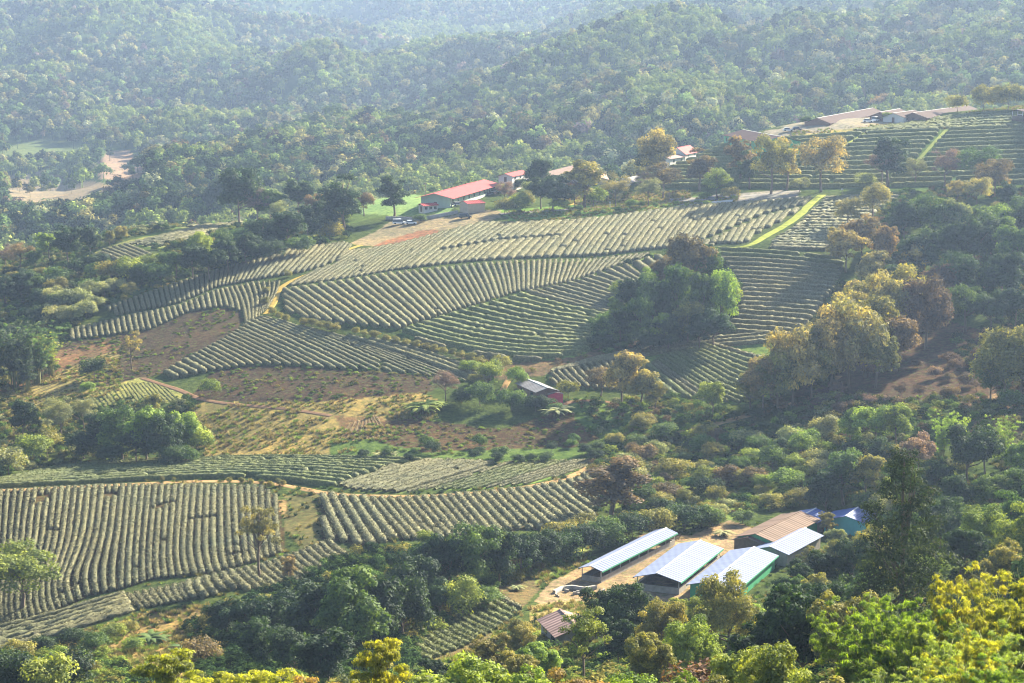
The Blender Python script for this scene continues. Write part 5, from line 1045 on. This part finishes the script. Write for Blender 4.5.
car("car", 788, 131.5, 0, "silver", "silver car on the pale yard above the green walled building", G)
car("car", 797, 130.5, 10, "dark", "dark car on the pale yard above the green walled building", G)
car("car", 1021, 118, 4, "white", "white car under the dark shelter at the hilltop edge", G)
car("car", 712, 201, 3, "dark", "dark car beside the grey roofed pavilion", G)
# walls, poles, posts
def strip_wall(name, label, s, h, t, mat, cat, low=1.):
    px = resample(pts(s), 40); P = hit(px[:, 0], px[:, 1]); V = []; 
    T = np.gradient(P[:, :2], axis=0); T /= np.linalg.norm(T, axis=1)[:, None]; Nn = np.stack([-T[:, 1], T[:, 0]], 1) * t / 2; n = len(P)
    for sx, dz in ((-1, -low), (-1, h), (1, h), (1, -low)): V.append(np.c_[P[:, :2] + Nn * sx, P[:, 2] + dz])
    V = np.stack(V, 1).reshape(-1, 3); ii = np.arange(n * 4).reshape(n, 4); q = [np.stack([ii[:-1, k], ii[:-1, (k + 1) % 4], ii[1:, (k + 1) % 4], ii[1:, k]], -1) for k in range(4)] + [ii[:1], ii[-1:, ::-1]]
    o = obj(name, np_mesh(name, V, np.concatenate(q), mat)); tag(o, label, cat)
strip_wall("retaining_wall", "low grey retaining wall between the parked white cars and the hall", "386,219.5 410,220.5 430,219 458,213.5", 1.3, .4, W_BLOCK, "wall")
strip_wall("low_wall", "low concrete wall beside the ridge road next to the pavilion", "694,205 712,204 733,202", .9, .3, W_WHITE, "wall")
strip_wall("rubble_wall", "rough grey rubble wall in the dirt yard before the long shed", "554,594 562,590 572,589 584,591 596,589", .7, .6, W_BLOCK, "wall", .5)
def pole(u, v, hpx, label, arm=True, white=False):
    p = hit([u], [v])[0]; h = hpx * p[1] / F; e = empty("utility_pole" if arm else "marker_post", p); tag(e, label, "pole" if arm else "post", None)
    MB().tube([(0, 0, -.4), (0, 0, h)], [.13, .09], 8).build("shaft", W_WHITE if white else M_WOOD, e)
    if arm: MB().box(-.8, .8, -.06, .06, h - .6, h - .48).build("crossarm", M_WOOD, e)
    else: MB().box(-.3, .3, -.04, .04, h, h + .5).build("panel", W_WHITE, e)
pole(425.5, 204, 22, "dark utility pole standing on the ridge lawn"); pole(669, 206, 14, "slim utility pole in front of the grey pavilion"); pole(738, 204, 16, "slim utility pole by the ridge road past the pavilion")
pole(610, 208, 5, "short white marker post beside the ridge road", False, True); pole(842, 196, 6, "short post with a small board at the top of the pale field", False)
# heaped blocks and a trough in the yard
for k, (u, v, s) in enumerate([(566, 592, .8), (577, 594, .9), (590, 594, .7), (558, 597, .6), (602, 592, .7)]):
    p = hit([u], [v])[0]; m = MB(); rr = random.Random(k)
    for q in range(5): x, y, z = rr.uniform(-.6, .6) * s, rr.uniform(-.5, .5) * s, .18 * (q > 2) + .01 * q; m.box(x - .3 * s, x + .3 * s, y - .2 * s, y + .2 * s, z - .1, z + .22)
    o = m.build("block_heap", W_BLOCK); o.location = (p[0], p[1], p[2] + .1); tag(o, f"{ORD[k]} grey heap of blocks from the grassy knoll in the dirt yard", "block heap", "heaps of blocks in the yard")
for o in list(COL.objects):
    for k in ("_u", "_len"):
        if k in o: del o[k]
# ------------------------------------------------------------------ air, sky, sun, camera
def haze():
    a0, a1, y0, y1 = .75, .75, -60, 8600
    xs = 6500; mb = MB(); mb.box(-xs, xs, y0, y1, float(Z.min()) - 3, max(float(Z.max()) + 40, 60))
    m, nt, out = new_mat("pale_air"); v = N(nt, "ShaderNodeVolumePrincipled"); v.inputs["Color"].default_value = HAZE_COL
    v.inputs["Density"].default_value = HAZE_D; v.inputs["Anisotropy"].default_value = HAZE_G
    L(nt, v.outputs[0], out.inputs["Volume"]); o = mb.build("haze", m); tag(o, "pale blue haze filling the whole valley air", "haze", kind="stuff")
HAZE_COL = (.44, .62, 1, 1); HAZE_D = .85e-4; HAZE_G = .35
haze()
SUN_EL, SUN_AZ = math.radians(27), math.radians(38)   # azimuth clockwise from the view direction (+y)
w = bpy.data.worlds.new("World"); SC.world = w; w.use_nodes = True; nt = w.node_tree; nt.nodes.clear()
sky = nt.nodes.new("ShaderNodeTexSky"); sky.sky_type = "NISHITA"; sky.sun_disc = False; sky.sun_elevation = SUN_EL; sky.sun_rotation = SUN_AZ
sky.air_density = 1.0; sky.dust_density = 1.5; sky.ozone_density = 1.2
bg = nt.nodes.new("ShaderNodeBackground"); bg.inputs[1].default_value = .055; wo = nt.nodes.new("ShaderNodeOutputWorld")
nt.links.new(sky.outputs[0], bg.inputs[0]); nt.links.new(bg.outputs[0], wo.inputs[0])
sd = bpy.data.lights.new("sun", "SUN"); sd.energy = 5.0; sd.angle = math.radians(.6); sd.color = (1, .87, .64)
so = bpy.data.objects.new("sun", sd); COL.objects.link(so)
dirv = Vector((math.sin(SUN_AZ) * math.cos(SUN_EL), math.cos(SUN_AZ) * math.cos(SUN_EL), math.sin(SUN_EL)))
so.rotation_euler = (-dirv).to_track_quat("-Z", "Y").to_euler()
cd = bpy.data.cameras.new("camera"); cd.sensor_width = 36; cd.lens = F * 36 / 1024; cd.clip_start = 1; cd.clip_end = 20000
co = bpy.data.objects.new("camera", cd); COL.objects.link(co); co.location = (0, 0, 0); co.rotation_euler = (math.pi / 2 - PITCH, 0, 0); SC.camera = co
SC.view_settings.view_transform = "Standard"; SC.view_settings.look = "None"; SC.view_settings.exposure = 2.45; SC.view_settings.gamma = 1; SC.view_settings.use_curve_mapping = False
cy = SC.cycles; cy.use_denoising = True; cy.max_bounces = 4; cy.diffuse_bounces = 1; cy.filter_width = 1.1; cy.glossy_bounces = 1; cy.transmission_bounces = 2; cy.volume_bounces = 0; cy.transparent_max_bounces = 8
try: cy.denoiser = "OPENIMAGEDENOISE"; cy.denoising_input_passes = "RGB_ALBEDO_NORMAL"
except Exception: pass
